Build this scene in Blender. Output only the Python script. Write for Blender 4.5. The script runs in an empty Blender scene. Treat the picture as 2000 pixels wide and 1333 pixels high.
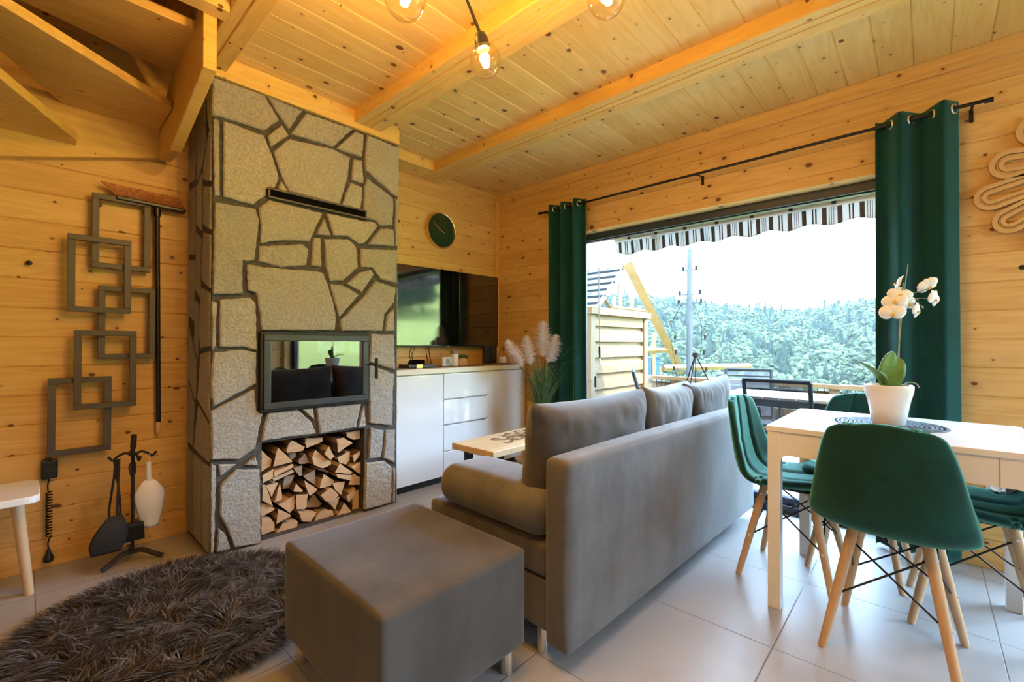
import bpy, bmesh, math, random
from mathutils import Vector, Matrix, noise as mnoise
R = math.radians
random.seed(7)
scn = bpy.context.scene
COL = scn.collection

# ------------------------------------------------------------------ camera, sky, sun, exposure
cd = bpy.data.cameras.new('camera')
cam = bpy.data.objects.new('camera', cd)
COL.objects.link(cam)
cd.sensor_fit = 'HORIZONTAL'
cd.sensor_width = 36.0
cd.lens = 877.98 * 36 / 2000
cd.clip_start = 0.02
cd.clip_end = 1500
yaw, pitch, roll = R(42.7215), R(0.3742), R(0.0983)
fw = Vector((math.cos(yaw)*math.cos(pitch), math.sin(yaw)*math.cos(pitch), math.sin(pitch)))
rt = fw.cross(Vector((0, 0, 1))).normalized()
upv = rt.cross(fw)
r2 = rt*math.cos(roll) + upv*math.sin(roll)
u2 = -rt*math.sin(roll) + upv*math.cos(roll)
mw = Matrix((r2, u2, -fw)).transposed().to_4x4()
mw.translation = (0, 0, 1.09)
cam.matrix_world = mw
scn.camera = cam

scn.view_settings.view_transform = 'Standard'
scn.view_settings.look = 'None'
scn.view_settings.exposure = 0.0
scn.view_settings.gamma = 1.0
scn.view_settings.use_curve_mapping = False
scn.cycles.use_denoising = True
scn.cycles.max_bounces = 8
scn.cycles.diffuse_bounces = 5
scn.cycles.glossy_bounces = 4
scn.cycles.transparent_max_bounces = 12
scn.cycles.sample_clamp_indirect = 6.0
scn.cycles.caustics_reflective = False
scn.cycles.caustics_refractive = False

SKY = 34.0
BULB = 31.0
world = bpy.data.worlds.new('world')
scn.world = world
world.use_nodes = True
wn = world.node_tree
wn.nodes['Background'].inputs[0].default_value = (0.50, 0.73, 1.0, 1)
wn.nodes['Background'].inputs[1].default_value = SKY

sd = bpy.data.lights.new('sun', 'SUN')
sd.energy = 20.0
sd.angle = R(0.6)
sd.color = (1.0, 0.95, 0.86)
sun = bpy.data.objects.new('sun', sd)
COL.objects.link(sun)
sun.rotation_euler = Vector((0.22, 0.75, -0.85)).to_track_quat('-Z', 'Y').to_euler()

def portal(name, loc, sx, sy, rot):
    l = bpy.data.lights.new(name, 'AREA')
    l.shape = 'RECTANGLE'
    l.size, l.size_y = sx, sy
    l.cycles.is_portal = True
    o = bpy.data.objects.new(name, l)
    COL.objects.link(o)
    o.location, o.rotation_euler = loc, rot
portal('daylight_portal', (3.46, 1.2, 1.02), 2.06, 2.24, (0, R(90), 0))
portal('daylight_portal', (3.46, -1.95, 1.05), 2.1, 2.7, (0, R(90), 0))
portal('daylight_portal', (2.2, -3.6, 1.45), 1.5, 1.3, (R(90), 0, 0))

# ------------------------------------------------------------------ node materials
MATS = {}
class NT:
    def __init__(s, name):
        s.m = bpy.data.materials.new(name)
        s.m.use_nodes = True
        s.t = s.m.node_tree
        s.b = s.t.nodes['Principled BSDF']
        s.out = s.t.nodes['Material Output']
        MATS[name] = s.m
    def n(s, typ, **kw):
        nd = s.t.nodes.new(typ)
        for k, v in kw.items():
            if k.startswith('i_'):
                nd.inputs[k[2:].replace('_', ' ')].default_value = v
            else:
                setattr(nd, k, v)
        return nd
    def l(s, a, b):
        s.t.links.new(a, b)
    def math(s, op, a, b=None, c=None):
        nd = s.n('ShaderNodeMath', operation=op)
        for i, v in enumerate((a, b, c)):
            if v is None: continue
            if isinstance(v, (int, float)): nd.inputs[i].default_value = v
            else: s.l(v, nd.inputs[i])
        return nd.outputs[0]
    def mix(s, f, a, b, blend='MIX'):
        nd = s.n('ShaderNodeMix', data_type='RGBA', blend_type=blend)
        for i, v in ((0, f), (6, a), (7, b)):
            if isinstance(v, (int, float)): nd.inputs[i].default_value = v
            elif isinstance(v, tuple): nd.inputs[i].default_value = (*v, 1) if len(v) == 3 else v
            else: s.l(v, nd.inputs[i])
        return nd.outputs[2]
    def ramp(s, f, stops):
        nd = s.n('ShaderNodeValToRGB')
        cr = nd.color_ramp
        while len(cr.elements) < len(stops): cr.elements.new(0.5)
        for e, (p, c) in zip(cr.elements, stops):
            e.position = p
            e.color = (*c, 1) if isinstance(c, tuple) else (c, c, c, 1)
        s.l(f, nd.inputs[0])
        return nd.outputs[0]
    def vec(s, x, y, z):
        nd = s.n('ShaderNodeCombineXYZ')
        for i, v in enumerate((x, y, z)):
            if isinstance(v, (int, float)): nd.inputs[i].default_value = v
            else: s.l(v, nd.inputs[i])
        return nd.outputs[0]
    def bump(s, h, strength=0.3, dist=0.01):
        nd = s.n('ShaderNodeBump')
        nd.inputs['Strength'].default_value = strength
        nd.inputs['Distance'].default_value = dist
        s.l(h, nd.inputs['Height'])
        s.l(nd.outputs[0], s.b.inputs['Normal'])

def mat(name, col, rough=0.5, metal=0.0, var=0.0, vscale=6.0, bump=0.0, bscale=60.0, sheen=0.0, coat=0.0, spec=0.5, sub=0.0, col2=None, stretch=None):
    s = NT(name)
    b = s.b
    b.inputs['Base Color'].default_value = (*col, 1)
    b.inputs['Roughness'].default_value = rough
    b.inputs['Metallic'].default_value = metal
    b.inputs['Specular IOR Level'].default_value = spec
    b.inputs['Sheen Weight'].default_value = sheen
    b.inputs['Sheen Roughness'].default_value = 0.45
    b.inputs['Coat Weight'].default_value = coat
    b.inputs['Coat Roughness'].default_value = 0.05
    tc = s.n('ShaderNodeTexCoord')
    src = tc.outputs['Object']
    if stretch:
        mp = s.n('ShaderNodeMapping')
        mp.inputs['Scale'].default_value = stretch
        s.l(src, mp.inputs[0]); src = mp.outputs[0]
    if var or col2:
        nz = s.n('ShaderNodeTexNoise', i_Scale=vscale, i_Detail=5.0, i_Roughness=0.6)
        s.l(src, nz.inputs['Vector'])
        c2 = col2 or tuple(max(0, c*(1-var)) for c in col)
        c1 = col if col2 else tuple(c*(1+var) for c in col)
        f = s.ramp(nz.outputs[0], [(0.35, 0.0), (0.65, 1.0)])
        s.l(s.mix(f, c2, c1), b.inputs['Base Color'])
    if bump:
        nb = s.n('ShaderNodeTexNoise', i_Scale=bscale, i_Detail=4.0)
        s.l(src, nb.inputs['Vector'])
        s.bump(nb.outputs[0], bump, 0.004)
    return s.m

def pine(name, along, across, pitch, off=0.0, light=(0.74, 0.48, 0.175), dark=(0.58, 0.325, 0.095), knots=1.0, rough=0.42, objspace=False):
    """boards: 'along' and 'across' are axis numbers of the grain and of the board rows"""
    s = NT(name)
    if objspace:
        src = s.n('ShaderNodeTexCoord').outputs['Object']
    else:
        src = s.n('ShaderNodeNewGeometry').outputs['Position']
    sp = s.n('ShaderNodeSeparateXYZ'); s.l(src, sp.inputs[0])
    third = 3 - along - across
    a, c, t = sp.outputs[along], sp.outputs[across], sp.outputs[third]
    q = s.math('DIVIDE', s.math('SUBTRACT', c, off), pitch)
    idx = s.math('FLOOR', q)
    wn_ = s.n('ShaderNodeTexWhiteNoise', noise_dimensions='1D'); s.l(s.math('ADD', idx, 3.37), wn_.inputs['W'])
    rnd = wn_.outputs['Value']
    sh = s.math('MULTIPLY', rnd, 23.0)
    a2 = s.math('ADD', a, sh)
    # knots
    kv = s.n('ShaderNodeTexVoronoi', voronoi_dimensions='2D', feature='F1')
    kv.inputs['Scale'].default_value = 1.0
    s.l(s.vec(s.math('DIVIDE', a2, 0.20), s.math('DIVIDE', s.math('ADD', c, s.math('MULTIPLY', t, 0.7)), 0.15), 0.0), kv.inputs['Vector'])
    sc = s.n('ShaderNodeSeparateColor'); s.l(kv.outputs['Color'], sc.inputs[0])
    size = s.math('MULTIPLY_ADD', s.math('POWER', sc.outputs[0], 3.0), 0.10*knots, 0.022*knots)
    kd = s.math('DIVIDE', kv.outputs['Distance'], size)
    halo = s.ramp(s.math('DIVIDE', kd, 4.0), [(0.0, 1.0), (1.0, 0.0)])
    # grain
    g1 = s.n('ShaderNodeTexNoise', i_Scale=1.0, i_Detail=3.0, i_Distortion=0.6)
    s.l(s.vec(s.math('MULTIPLY', a2, 0.9), s.math('MULTIPLY', c, 9.0), s.math('MULTIPLY', t, 9.0)), g1.inputs['Vector'])
    ring = s.math('SINE', s.math('ADD', s.math('MULTIPLY', g1.outputs[0], 42.0), s.math('MULTIPLY', halo, 5.0)))
    g2 = s.n('ShaderNodeTexNoise', i_Scale=1.0, i_Detail=4.0)
    s.l(s.vec(s.math('MULTIPLY', a2, 5.0), s.math('MULTIPLY', c, 160.0), s.math('MULTIPLY', t, 160.0)), g2.inputs['Vector'])
    g = s.math('ADD', s.math('MULTIPLY_ADD', ring, 0.16, 0.3), s.math('MULTIPLY', g2.outputs[0], 0.45))
    g = s.math('ADD', g, s.math('MULTIPLY', s.math('SUBTRACT', rnd, 0.5), 0.45))
    base = s.mix(s.ramp(g, [(0.15, 0.0), (0.95, 1.0)]), light, dark)
    base = s.mix(s.math('MULTIPLY', halo, 0.35), base, tuple(v*0.7 for v in dark))
    kmask = s.ramp(kd, [(0.75, 1.0), (1.1, 0.0)])
    base = s.mix(s.math('MULTIPLY', kmask, 0.93), base, (0.12, 0.04, 0.012))
    s.l(base, s.b.inputs['Base Color'])
    s.b.inputs['Roughness'].default_value = rough
    s.b.inputs['Specular IOR Level'].default_value = 0.35
    s.bump(g, 0.12, 0.003)
    return s.m

pine('pine_wall', 0, 2, 0.1405, 1.6805)
pine('pine_wall_cross', 1, 2, 0.1405, 1.6805)
pine('pine_ceiling', 0, 1, 0.1405, 1.594, light=(0.80, 0.56, 0.2), dark=(0.67, 0.42, 0.12), knots=0.95)
pine('pine_beam', 1, 0, 0.4, 0.0, light=(0.78, 0.52, 0.16), dark=(0.64, 0.37, 0.085), knots=0.7)
pine('pine_beam_cross', 0, 2, 0.4, 0.0, light=(0.78, 0.52, 0.16), dark=(0.64, 0.37, 0.085), knots=0.7)
pine('pine_stair', 0, 1, 0.5, 0.0, light=(0.74, 0.48, 0.13), dark=(0.58, 0.32, 0.07), knots=0.6)
pine('pine_table', 0, 1, 0.13, 0.0, light=(0.72, 0.54, 0.33), dark=(0.6, 0.4, 0.2), knots=0.5, rough=0.3)
pine('pine_outdoor', 0, 2, 0.14, 0.02, light=(0.155, 0.105, 0.058), dark=(0.115, 0.065, 0.025), knots=0.6, rough=0.7)
pine('pine_outdoor_post', 2, 0, 0.3, 0.0, light=(0.155, 0.11, 0.066), dark=(0.12, 0.072, 0.032), knots=0.5, rough=0.7)
pine('pine_deck', 0, 1, 0.12, 0.0, light=(0.42, 0.37, 0.32), dark=(0.34, 0.28, 0.23), knots=0.4, rough=0.7)
pine('beech', 2, 0, 0.5, 0.0, light=(0.62, 0.42, 0.25), dark=(0.53, 0.34, 0.185), knots=0.0001, rough=0.4, objspace=True)
pine('ornament_wood', 2, 1, 0.9, 0.0, light=(0.62, 0.4, 0.16), dark=(0.55, 0.33, 0.12), knots=0.0001, rough=0.5)
pine('log_end', 0, 2, 0.4, 0.0, light=(0.62, 0.42, 0.24), dark=(0.5, 0.3, 0.15), knots=0.2, rough=0.8)
pine('log_shaded', 0, 2, 0.4, 0.0, light=(0.33, 0.25, 0.18), dark=(0.24, 0.17, 0.11), knots=0.2, rough=0.85)  # darker log wood: the shade on recessed logs is put into the colour
mat('bark', (0.13, 0.075, 0.04), 0.9, var=0.3, vscale=30, bump=0.6)

def stone_mat():
    s = NT('stone')
    tc = s.n('ShaderNodeTexCoord').outputs['Object']
    ge = s.n('ShaderNodeNewGeometry')
    n1 = s.n('ShaderNodeTexNoise', i_Scale=5.0, i_Detail=6.0, i_Roughness=0.65)
    n2 = s.n('ShaderNodeTexNoise', i_Scale=70.0, i_Detail=6.0, i_Roughness=0.7)
    n3 = s.n('ShaderNodeTexNoise', i_Scale=13.0, i_Detail=9.0, i_Roughness=0.72, i_Distortion=0.2)
    for n_ in (n1, n2, n3): s.l(tc, n_.inputs['Vector'])
    rnd = ge.outputs['Random Per Island']
    c = s.mix(rnd, (0.70, 0.66, 0.57), (0.52, 0.51, 0.49))
    c = s.mix(s.ramp(n1.outputs[0], [(0.45, 0.0), (0.78, 0.75)]), c, (0.64, 0.52, 0.33))
    c = s.mix(s.ramp(n2.outputs[0], [(0.4, 0.5), (0.6, 0.0)]), c, (0.28, 0.26, 0.24))
    s.l(c, s.b.inputs['Base Color'])
    s.b.inputs['Roughness'].default_value = 0.85
    h = s.math('ADD', s.math('MULTIPLY', n3.outputs[0], 2.2), s.math('MULTIPLY', n2.outputs[0], 0.5))
    s.bump(h, 1.0, 0.02)
stone_mat()
mat('mortar', (0.075, 0.07, 0.065), 0.95, var=0.3, vscale=40, bump=0.5, bscale=120)

def tile_mat():
    s = NT('floor_tile')
    p = s.n('ShaderNodeNewGeometry').outputs['Position']
    sp = s.n('ShaderNodeSeparateXYZ'); s.l(p, sp.inputs[0])
    fx = s.math('DIVIDE', s.math('SUBTRACT', sp.outputs[0], 1.826), 0.597)
    fy = s.math('DIVIDE', s.math('SUBTRACT', sp.outputs[1], 0.412), 0.604)
    def edge(f):
        fr = s.math('FRACT', f)
        return s.math('MINIMUM', fr, s.math('SUBTRACT', 1.0, fr))
    e = s.math('MINIMUM', edge(fx), edge(fy))
    gm = s.ramp(e, [(0.0025, 1.0), (0.0042, 0.0)])
    w = s.n('ShaderNodeTexWhiteNoise', noise_dimensions='2D')
    s.l(s.vec(s.math('FLOOR', fx), s.math('FLOOR', fy), 0.0), w.inputs['Vector'])
    n1 = s.n('ShaderNodeTexNoise', i_Scale=2.2, i_Detail=6.0, i_Roughness=0.6)
    n2 = s.n('ShaderNodeTexNoise', i_Scale=90.0, i_Detail=3.0)
    s.l(p, n1.inputs['Vector']); s.l(p, n2.inputs['Vector'])
    c = s.mix(s.ramp(n1.outputs[0], [(0.35, 0.0), (0.7, 1.0)]), (0.33, 0.32, 0.325), (0.395, 0.385, 0.39))
    c = s.mix(s.math('MULTIPLY', w.outputs[0], 0.18), c, (0.28, 0.265, 0.25))
    c = s.mix(s.math('MULTIPLY', n2.outputs[0], 0.2), c, (0.29, 0.275, 0.26))
    c = s.mix(gm, c, (0.13, 0.115, 0.105))
    s.l(c, s.b.inputs['Base Color'])
    s.l(s.ramp(n1.outputs[0], [(0.3, 0.3), (0.7, 0.4)]), s.b.inputs['Roughness'])
    s.bump(s.math('SUBTRACT', 1.0, gm), 0.5, 0.002)
tile_mat()

mat('grey_velvet', (0.118, 0.114, 0.118), 0.85, var=0.24, vscale=5.0, bump=0.12, bscale=250, sheen=0.35, spec=0.2, stretch=(1, 1, 0.6))
mat('dark_shaded_velvet', (0.068, 0.063, 0.064), 0.85, var=0.24, vscale=5.0, bump=0.12, bscale=250, sheen=0.3, spec=0.2, stretch=(1, 1, 0.6))  # darker copy of grey_velvet: nap shading put into the base colour
mat('green_velvet', (0.0018, 0.036, 0.03), 0.8, var=0.25, vscale=7, bump=0.1, bscale=200, sheen=0.6, spec=0.25)
MATS['green_velvet'].node_tree.nodes['Principled BSDF'].inputs['Sheen Tint'].default_value = (0.3, 0.95, 0.75, 1)
mat('curtain_velvet', (0.003, 0.05, 0.046), 0.8, var=0.2, vscale=9, sheen=0.35, spec=0.2, stretch=(1, 1, 0.25))
MATS['curtain_velvet'].node_tree.nodes['Principled BSDF'].inputs['Sheen Tint'].default_value = (0.4, 0.9, 0.85, 1)
mat('white_gloss', (0.76, 0.79, 0.83), 0.04, coat=1.0)
mat('white_lacquer', (0.80, 0.81, 0.83), 0.3)
mat('cream_board', (0.72, 0.66, 0.56), 0.4)
mat('black_metal', (0.012, 0.012, 0.013), 0.45, metal=0.3)
mat('black_iron', (0.01, 0.01, 0.01), 0.65, bump=0.3, bscale=90)
mat('anthracite', (0.055, 0.058, 0.063), 0.4, metal=0.4)
mat('grey_frame', (0.085, 0.075, 0.066), 0.5, metal=0.2, bump=0.05)
mat('dark_grey_paint', (0.018, 0.022, 0.028), 0.6, spec=0.12)
mat('chrome', (0.75, 0.73, 0.7), 0.22, metal=1.0)
mat('gold', (0.83, 0.55, 0.2), 0.25, metal=1.0)
mat('window_frame', (0.02, 0.034, 0.058), 0.4)
mat('black_plastic', (0.008, 0.008, 0.009), 0.35)
mat('tv_panel', (0.004, 0.004, 0.005), 0.05, spec=1.0, coat=1.0)
mat('white_plastic', (0.75, 0.74, 0.73), 0.4)
mat('beige_plastic', (0.7, 0.66, 0.57), 0.35)
mat('speaker_mesh', (0.6, 0.58, 0.56), 0.8, bump=0.5, bscale=400)
mat('grey_cap', (0.17, 0.16, 0.155), 0.5)
mat('terracotta', (0.62, 0.4, 0.27), 0.7)
mat('candle_wax', (0.8, 0.66, 0.48), 0.5)
mat('board_wood', (0.22, 0.13, 0.08), 0.6, var=0.25, vscale=20, stretch=(1, 8, 1))
mat('runner_cloth', (0.2, 0.13, 0.1), 0.9, bump=0.3, bscale=200)
mat('clock_green', (0.006, 0.035, 0.02), 0.3, coat=0.3)
mat('ink', (0.02, 0.02, 0.02), 0.6)
mat('white_ink', (0.8, 0.8, 0.8), 0.5)
mat('inlay', (0.17, 0.085, 0.04), 0.5)
mat('bristle', (0.5, 0.21, 0.07), 0.8, var=0.3, vscale=60)
mat('leaf', (0.11, 0.23, 0.05), 0.35, var=0.25, vscale=14)
mat('succulent', (0.06, 0.13, 0.05), 0.6)
mat('grass_blade', (0.04, 0.12, 0.045), 0.5, var=0.4, vscale=20)
mat('petal', (0.9, 0.91, 0.95), 0.5, spec=0.3)
mat('petal_lip', (0.75, 0.48, 0.08), 0.5)
mat('plant_stem', (0.25, 0.24, 0.12), 0.6)
mat('ceramic', (0.78, 0.77, 0.77), 0.12, coat=0.4)
mat('plume', (0.96, 0.9, 0.885), 0.9)
s_ = MATS['plume'].node_tree
tl_ = s_.nodes.new('ShaderNodeBsdfTranslucent'); tl_.inputs[0].default_value = (0.96, 0.9, 0.885, 1)
mx_ = s_.nodes.new('ShaderNodeMixShader'); mx_.inputs[0].default_value = 0.5
s_.links.new(s_.nodes['Principled BSDF'].outputs[0], mx_.inputs[1]); s_.links.new(tl_.outputs[0], mx_.inputs[2])
s_.links.new(mx_.outputs[0], s_.nodes['Material Output'].inputs[0])
def fur_mat():
    s = NT('fur')
    ge = s.n('ShaderNodeNewGeometry')
    nz_ = s.n('ShaderNodeTexNoise', i_Scale=14.0, i_Detail=4.0)
    s.l(ge.outputs['Position'], nz_.inputs['Vector'])
    f = s.math('ADD', s.math('MULTIPLY', ge.outputs['Random Per Island'], 0.5), s.math('MULTIPLY', nz_.outputs[0], 0.75))
    s.l(s.ramp(f, [(0.3, (0.012, 0.009, 0.008)), (0.62, (0.034, 0.028, 0.027)), (0.92, (0.19, 0.19, 0.21))]), s.b.inputs['Base Color'])
    s.b.inputs['Roughness'].default_value = 0.45
fur_mat()
mat('rug_base', (0.05, 0.042, 0.04), 0.95)
mat('placemat', (0.10, 0.125, 0.15), 0.7, bump=0.6, bscale=260)
mat('socket_white', (0.8, 0.8, 0.8), 0.4)
mat('firebrick', (0.16, 0.12, 0.09), 0.9, var=0.3, vscale=12)
mat('slot_shade', (0.003, 0.003, 0.003), 0.95, spec=0.05)  # near black, stands for the shade inside the vent slot
mat('roof_tile', (0.05, 0.05, 0.052), 0.6, spec=0.3)
mat('raw_timber', (0.13, 0.066, 0.024), 0.7, var=0.15, vscale=3)
mat('blue_tarp', (0.008, 0.04, 0.17), 0.5, bump=0.6, bscale=9)
mat('concrete_pole', (0.04, 0.045, 0.048), 0.9, spec=0.1, var=0.1)
mat('cable_black', (0.006, 0.006, 0.006), 0.7, spec=0.08)
mat('meadow', (0.2, 0.22, 0.03), 0.9, var=0.3, vscale=0.06)
mat('hill_soil', (0.055, 0.075, 0.04), 0.95, var=0.3, vscale=0.1)
mat('trunk', (0.09, 0.065, 0.045), 0.9)
mat('outdoor_mesh', (0.12, 0.14, 0.165), 0.6)
mat('house_render', (0.55, 0.42, 0.36), 0.8)

def foliage(name, c1, c2):
    s = NT(name)
    ge = s.n('ShaderNodeNewGeometry')
    nz = s.n('ShaderNodeTexNoise', i_Scale=0.9, i_Detail=6.0, i_Roughness=0.75)
    s.l(ge.outputs['Position'], nz.inputs['Vector'])
    f = s.math('ADD', s.math('MULTIPLY', nz.outputs[0], 0.7), s.math('MULTIPLY', ge.outputs['Random Per Island'], 0.4))
    s.l(s.mix(s.ramp(f, [(0.3, 0.0), (0.8, 1.0)]), c1, c2), s.b.inputs['Base Color'])
    s.b.inputs['Roughness'].default_value = 0.8
    s.b.inputs['Specular IOR Level'].default_value = 0.2
    nb = s.n('ShaderNodeTexNoise', i_Scale=2.5, i_Detail=6.0, i_Roughness=0.8)
    s.l(ge.outputs['Position'], nb.inputs['Vector'])
    s.bump(nb.outputs[0], 1.0, 1.2)
foliage('broadleaf', (0.018, 0.045, 0.022), (0.115, 0.15, 0.075))
foliage('conifer', (0.012, 0.034, 0.025), (0.045, 0.08, 0.048))

def thin_glass(name, tint=(0.97, 0.98, 0.98), refl=1.0, ior=1.45, power=5.0):
    s = NT(name)
    s.t.nodes.remove(s.b)
    tr = s.n('ShaderNodeBsdfTransparent'); tr.inputs[0].default_value = (*tint, 1)
    gl = s.n('ShaderNodeBsdfGlossy'); gl.inputs['Roughness'].default_value = 0.0
    lw = s.n('ShaderNodeLayerWeight', i_Blend=0.5)
    f0 = ((ior-1)/(ior+1))**2
    fr = s.math('MULTIPLY_ADD', s.math('POWER', lw.outputs['Facing'], power), 1-f0, f0)
    mx = s.n('ShaderNodeMixShader')
    s.l(s.math('MULTIPLY', fr, refl), mx.inputs[0])
    s.l(tr.outputs[0], mx.inputs[1]); s.l(gl.outputs[0], mx.inputs[2])
    s.l(mx.outputs[0], s.out.inputs[0])
thin_glass('window_glass', (0.97, 0.99, 0.99), 0.5)
thin_glass('bulb_glass', (1.0, 0.95, 0.86), 0.9, 1.5, 2.6)
thin_glass('oven_glass', (0.35, 0.33, 0.3), 2.2, 1.7)
thin_glass('jar_glass', (0.95, 0.95, 0.95), 1.0)

def emis(name, col, st):
    s = NT(name)
    s.b.inputs['Base Color'].default_value = (*col, 1)
    s.b.inputs['Emission Color'].default_value = (*col, 1)
    s.b.inputs['Emission Strength'].default_value = st
emis('filament', (1.0, 0.78, 0.4), 30.0)
emis('fill_lamp_glow', (0.86, 0.93, 1.0), 4.0)

def mesh_fabric(name, col, alpha):
    s = NT(name)
    s.b.inputs['Base Color'].default_value = (*col, 1)
    s.b.inputs['Roughness'].default_value = 0.6
    s.b.inputs['Alpha'].default_value = alpha
mesh_fabric('sling_mesh', (0.05, 0.062, 0.085), 0.62)

def stripe_mat():
    s = NT('awning_cloth')
    p = s.n('ShaderNodeNewGeometry').outputs['Position']
    sp = s.n('ShaderNodeSeparateXYZ'); s.l(p, sp.inputs[0])
    f = s.math('FRACT', s.math('DIVIDE', sp.outputs[1], 0.2))
    def band(a, b):
        return s.math('MULTIPLY', s.math('GREATER_THAN', f, a), s.math('LESS_THAN', f, b))
    m = band(0.02, 0.15)
    for a, b in ((0.24, 0.255), (0.30, 0.315), (0.36, 0.375), (0.44, 0.57), (0.72, 0.76), (0.81, 0.85)):
        m = s.math('MAXIMUM', m, band(a, b))
    s.l(s.mix(m, (0.78, 0.78, 0.8), (0.05, 0.055, 0.06)), s.b.inputs['Base Color'])
    s.b.inputs['Roughness'].default_value = 0.8
    tl = s.n('ShaderNodeBsdfTranslucent')
    s.l(s.b.inputs['Base Color'].links[0].from_socket, tl.inputs[0])
    ad = s.n('ShaderNodeMixShader'); ad.inputs[0].default_value = 0.4
    s.l(s.b.outputs[0], ad.inputs[1]); s.l(tl.outputs[0], ad.inputs[2])
    s.l(ad.outputs[0], s.out.inputs[0])
stripe_mat()

# ------------------------------------------------------------------ geometry helpers
ORG = {}
class MB:
    def __init__(s):
        s.v, s.f = [], []
    def add(s, vs, fs, M=None):
        k = len(s.v)
        s.v += [tuple(M @ Vector(p)) if M else tuple(p) for p in vs]
        s.f += [tuple(i+k for i in f) for f in fs]
        return s
    def box(s, x0, x1, y0, y1, z0, z1, M=None):
        vs = [(x, y, z) for z in (z0, z1) for y in (y0, y1) for x in (x0, x1)]
        return s.add(vs, [(0, 2, 3, 1), (4, 5, 7, 6), (0, 1, 5, 4), (2, 6, 7, 3), (0, 4, 6, 2), (1, 3, 7, 5)], M)
    def tube(s, pts, r, n=8, caps=True, M=None, flat=None):
        pts = [Vector(p) for p in pts]
        rs = r if isinstance(r, (list, tuple)) else [r]*len(pts)
        vs, fs = [], []
        ref = None
        for i, p in enumerate(pts):
            d = (pts[min(i+1, len(pts)-1)] - pts[max(i-1, 0)]).normalized()
            if ref is None:
                ref = d.orthogonal().normalized()
            ref = (ref - d*ref.dot(d))
            ref = ref.normalized() if ref.length > 1e-6 else d.orthogonal().normalized()
            b = d.cross(ref)
            for k in range(n):
                a = 2*math.pi*(k+0.5)/n
                vs.append(p + ref*(math.cos(a)*rs[i]) + b*(math.sin(a)*rs[i]*(flat or 1)))
        for i in range(len(pts)-1):
            for k in range(n):
                a, b_ = i*n+k, i*n+(k+1) % n
                fs.append((a, b_, b_+n, a+n))
        if caps:
            fs.append(tuple(range(n))[::-1])
            fs.append(tuple((len(pts)-1)*n+k for k in range(n)))
        return s.add(vs, fs, M)
    def lathe(s, prof, c=(0, 0, 0), n=32, M=None, sx=1, sy=1):
        vs, fs = [], []
        for r, z in prof:
            for k in range(n):
                a = 2*math.pi*k/n
                vs.append((c[0]+r*math.cos(a)*sx, c[1]+r*math.sin(a)*sy, c[2]+z))
        for i in range(len(prof)-1):
            for k in range(n):
                a, b = i*n+k, i*n+(k+1) % n
                fs.append((a, b, b+n, a+n))
        if prof[0][0] > 1e-5: fs.append(tuple(range(n))[::-1])
        if prof[-1][0] > 1e-5: fs.append(tuple((len(prof)-1)*n+k for k in range(n)))
        return s.add(vs, fs, M)
    def prism(s, poly, fn, d0, d1):
        """polygon (2d) pushed from depth d0 to d1; fn(a, b, d) gives the point"""
        n = len(poly)
        vs = [fn(a, b, d0) for a, b in poly] + [fn(a, b, d1) for a, b in poly]
        fs = [tuple(range(n))[::-1], tuple(range(n, 2*n))] + [(i, (i+1) % n, n+(i+1) % n, n+i) for i in range(n)]
        return s.add(vs, fs)
    def grid(s, fn, nu, nv, closeu=False):
        vs = [fn(i/(nu if closeu else nu-1), j/(nv-1)) for j in range(nv) for i in range(nu)]
        fs = []
        for j in range(nv-1):
            for i in range(nu if closeu else nu-1):
                a, b = j*nu+i, j*nu+(i+1) % nu
                fs.append((a, b, b+nu, a+nu))
        return s.add(vs, fs)
    def build(s, name, m, parent=None, smooth=None, bevel=0, seg=2, sub=0, solid=0, fix=True):
        me = bpy.data.meshes.new(name)
        vs = s.v
        if parent is not None:
            o_ = ORG.get(parent.name, (0, 0, 0))
        elif not getattr(s, 'keep', False):
            xs, ys, zs = zip(*vs)
            o_ = ((min(xs)+max(xs))/2, (min(ys)+max(ys))/2, min(zs))
        else:
            o_ = (0, 0, 0)
        me.from_pydata([(x-o_[0], y-o_[1], z-o_[2]) for x, y, z in vs], [], s.f)
        if fix:
            bm = bmesh.new(); bm.from_mesh(me)
            bmesh.ops.recalc_face_normals(bm, faces=bm.faces)
            bm.to_mesh(me); bm.free()
        me.materials.append(MATS[m])
        o = bpy.data.objects.new(name, me)
        COL.objects.link(o)
        if parent is not None:
            o.parent = parent
        else:
            o.location = o_
        ORG[o.name] = o_
        if bevel:
            b = o.modifiers.new('bevel', 'BEVEL'); b.width = bevel; b.segments = seg; b.limit_method = 'ANGLE'; b.angle_limit = R(40)
            b.harden_normals = False
        if solid:
            b = o.modifiers.new('solid', 'SOLIDIFY'); b.thickness = solid; b.offset = 0
        if sub:
            b = o.modifiers.new('sub', 'SUBSURF'); b.levels = sub; b.render_levels = sub
        if smooth is None: smooth = False
        if smooth is True:
            me.polygons.foreach_set('use_smooth', [True]*len(me.polygons))
        elif smooth:
            me.polygons.foreach_set('use_smooth', [True]*len(me.polygons))
            me.set_sharp_from_angle(angle=R(smooth))
        return o

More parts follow.
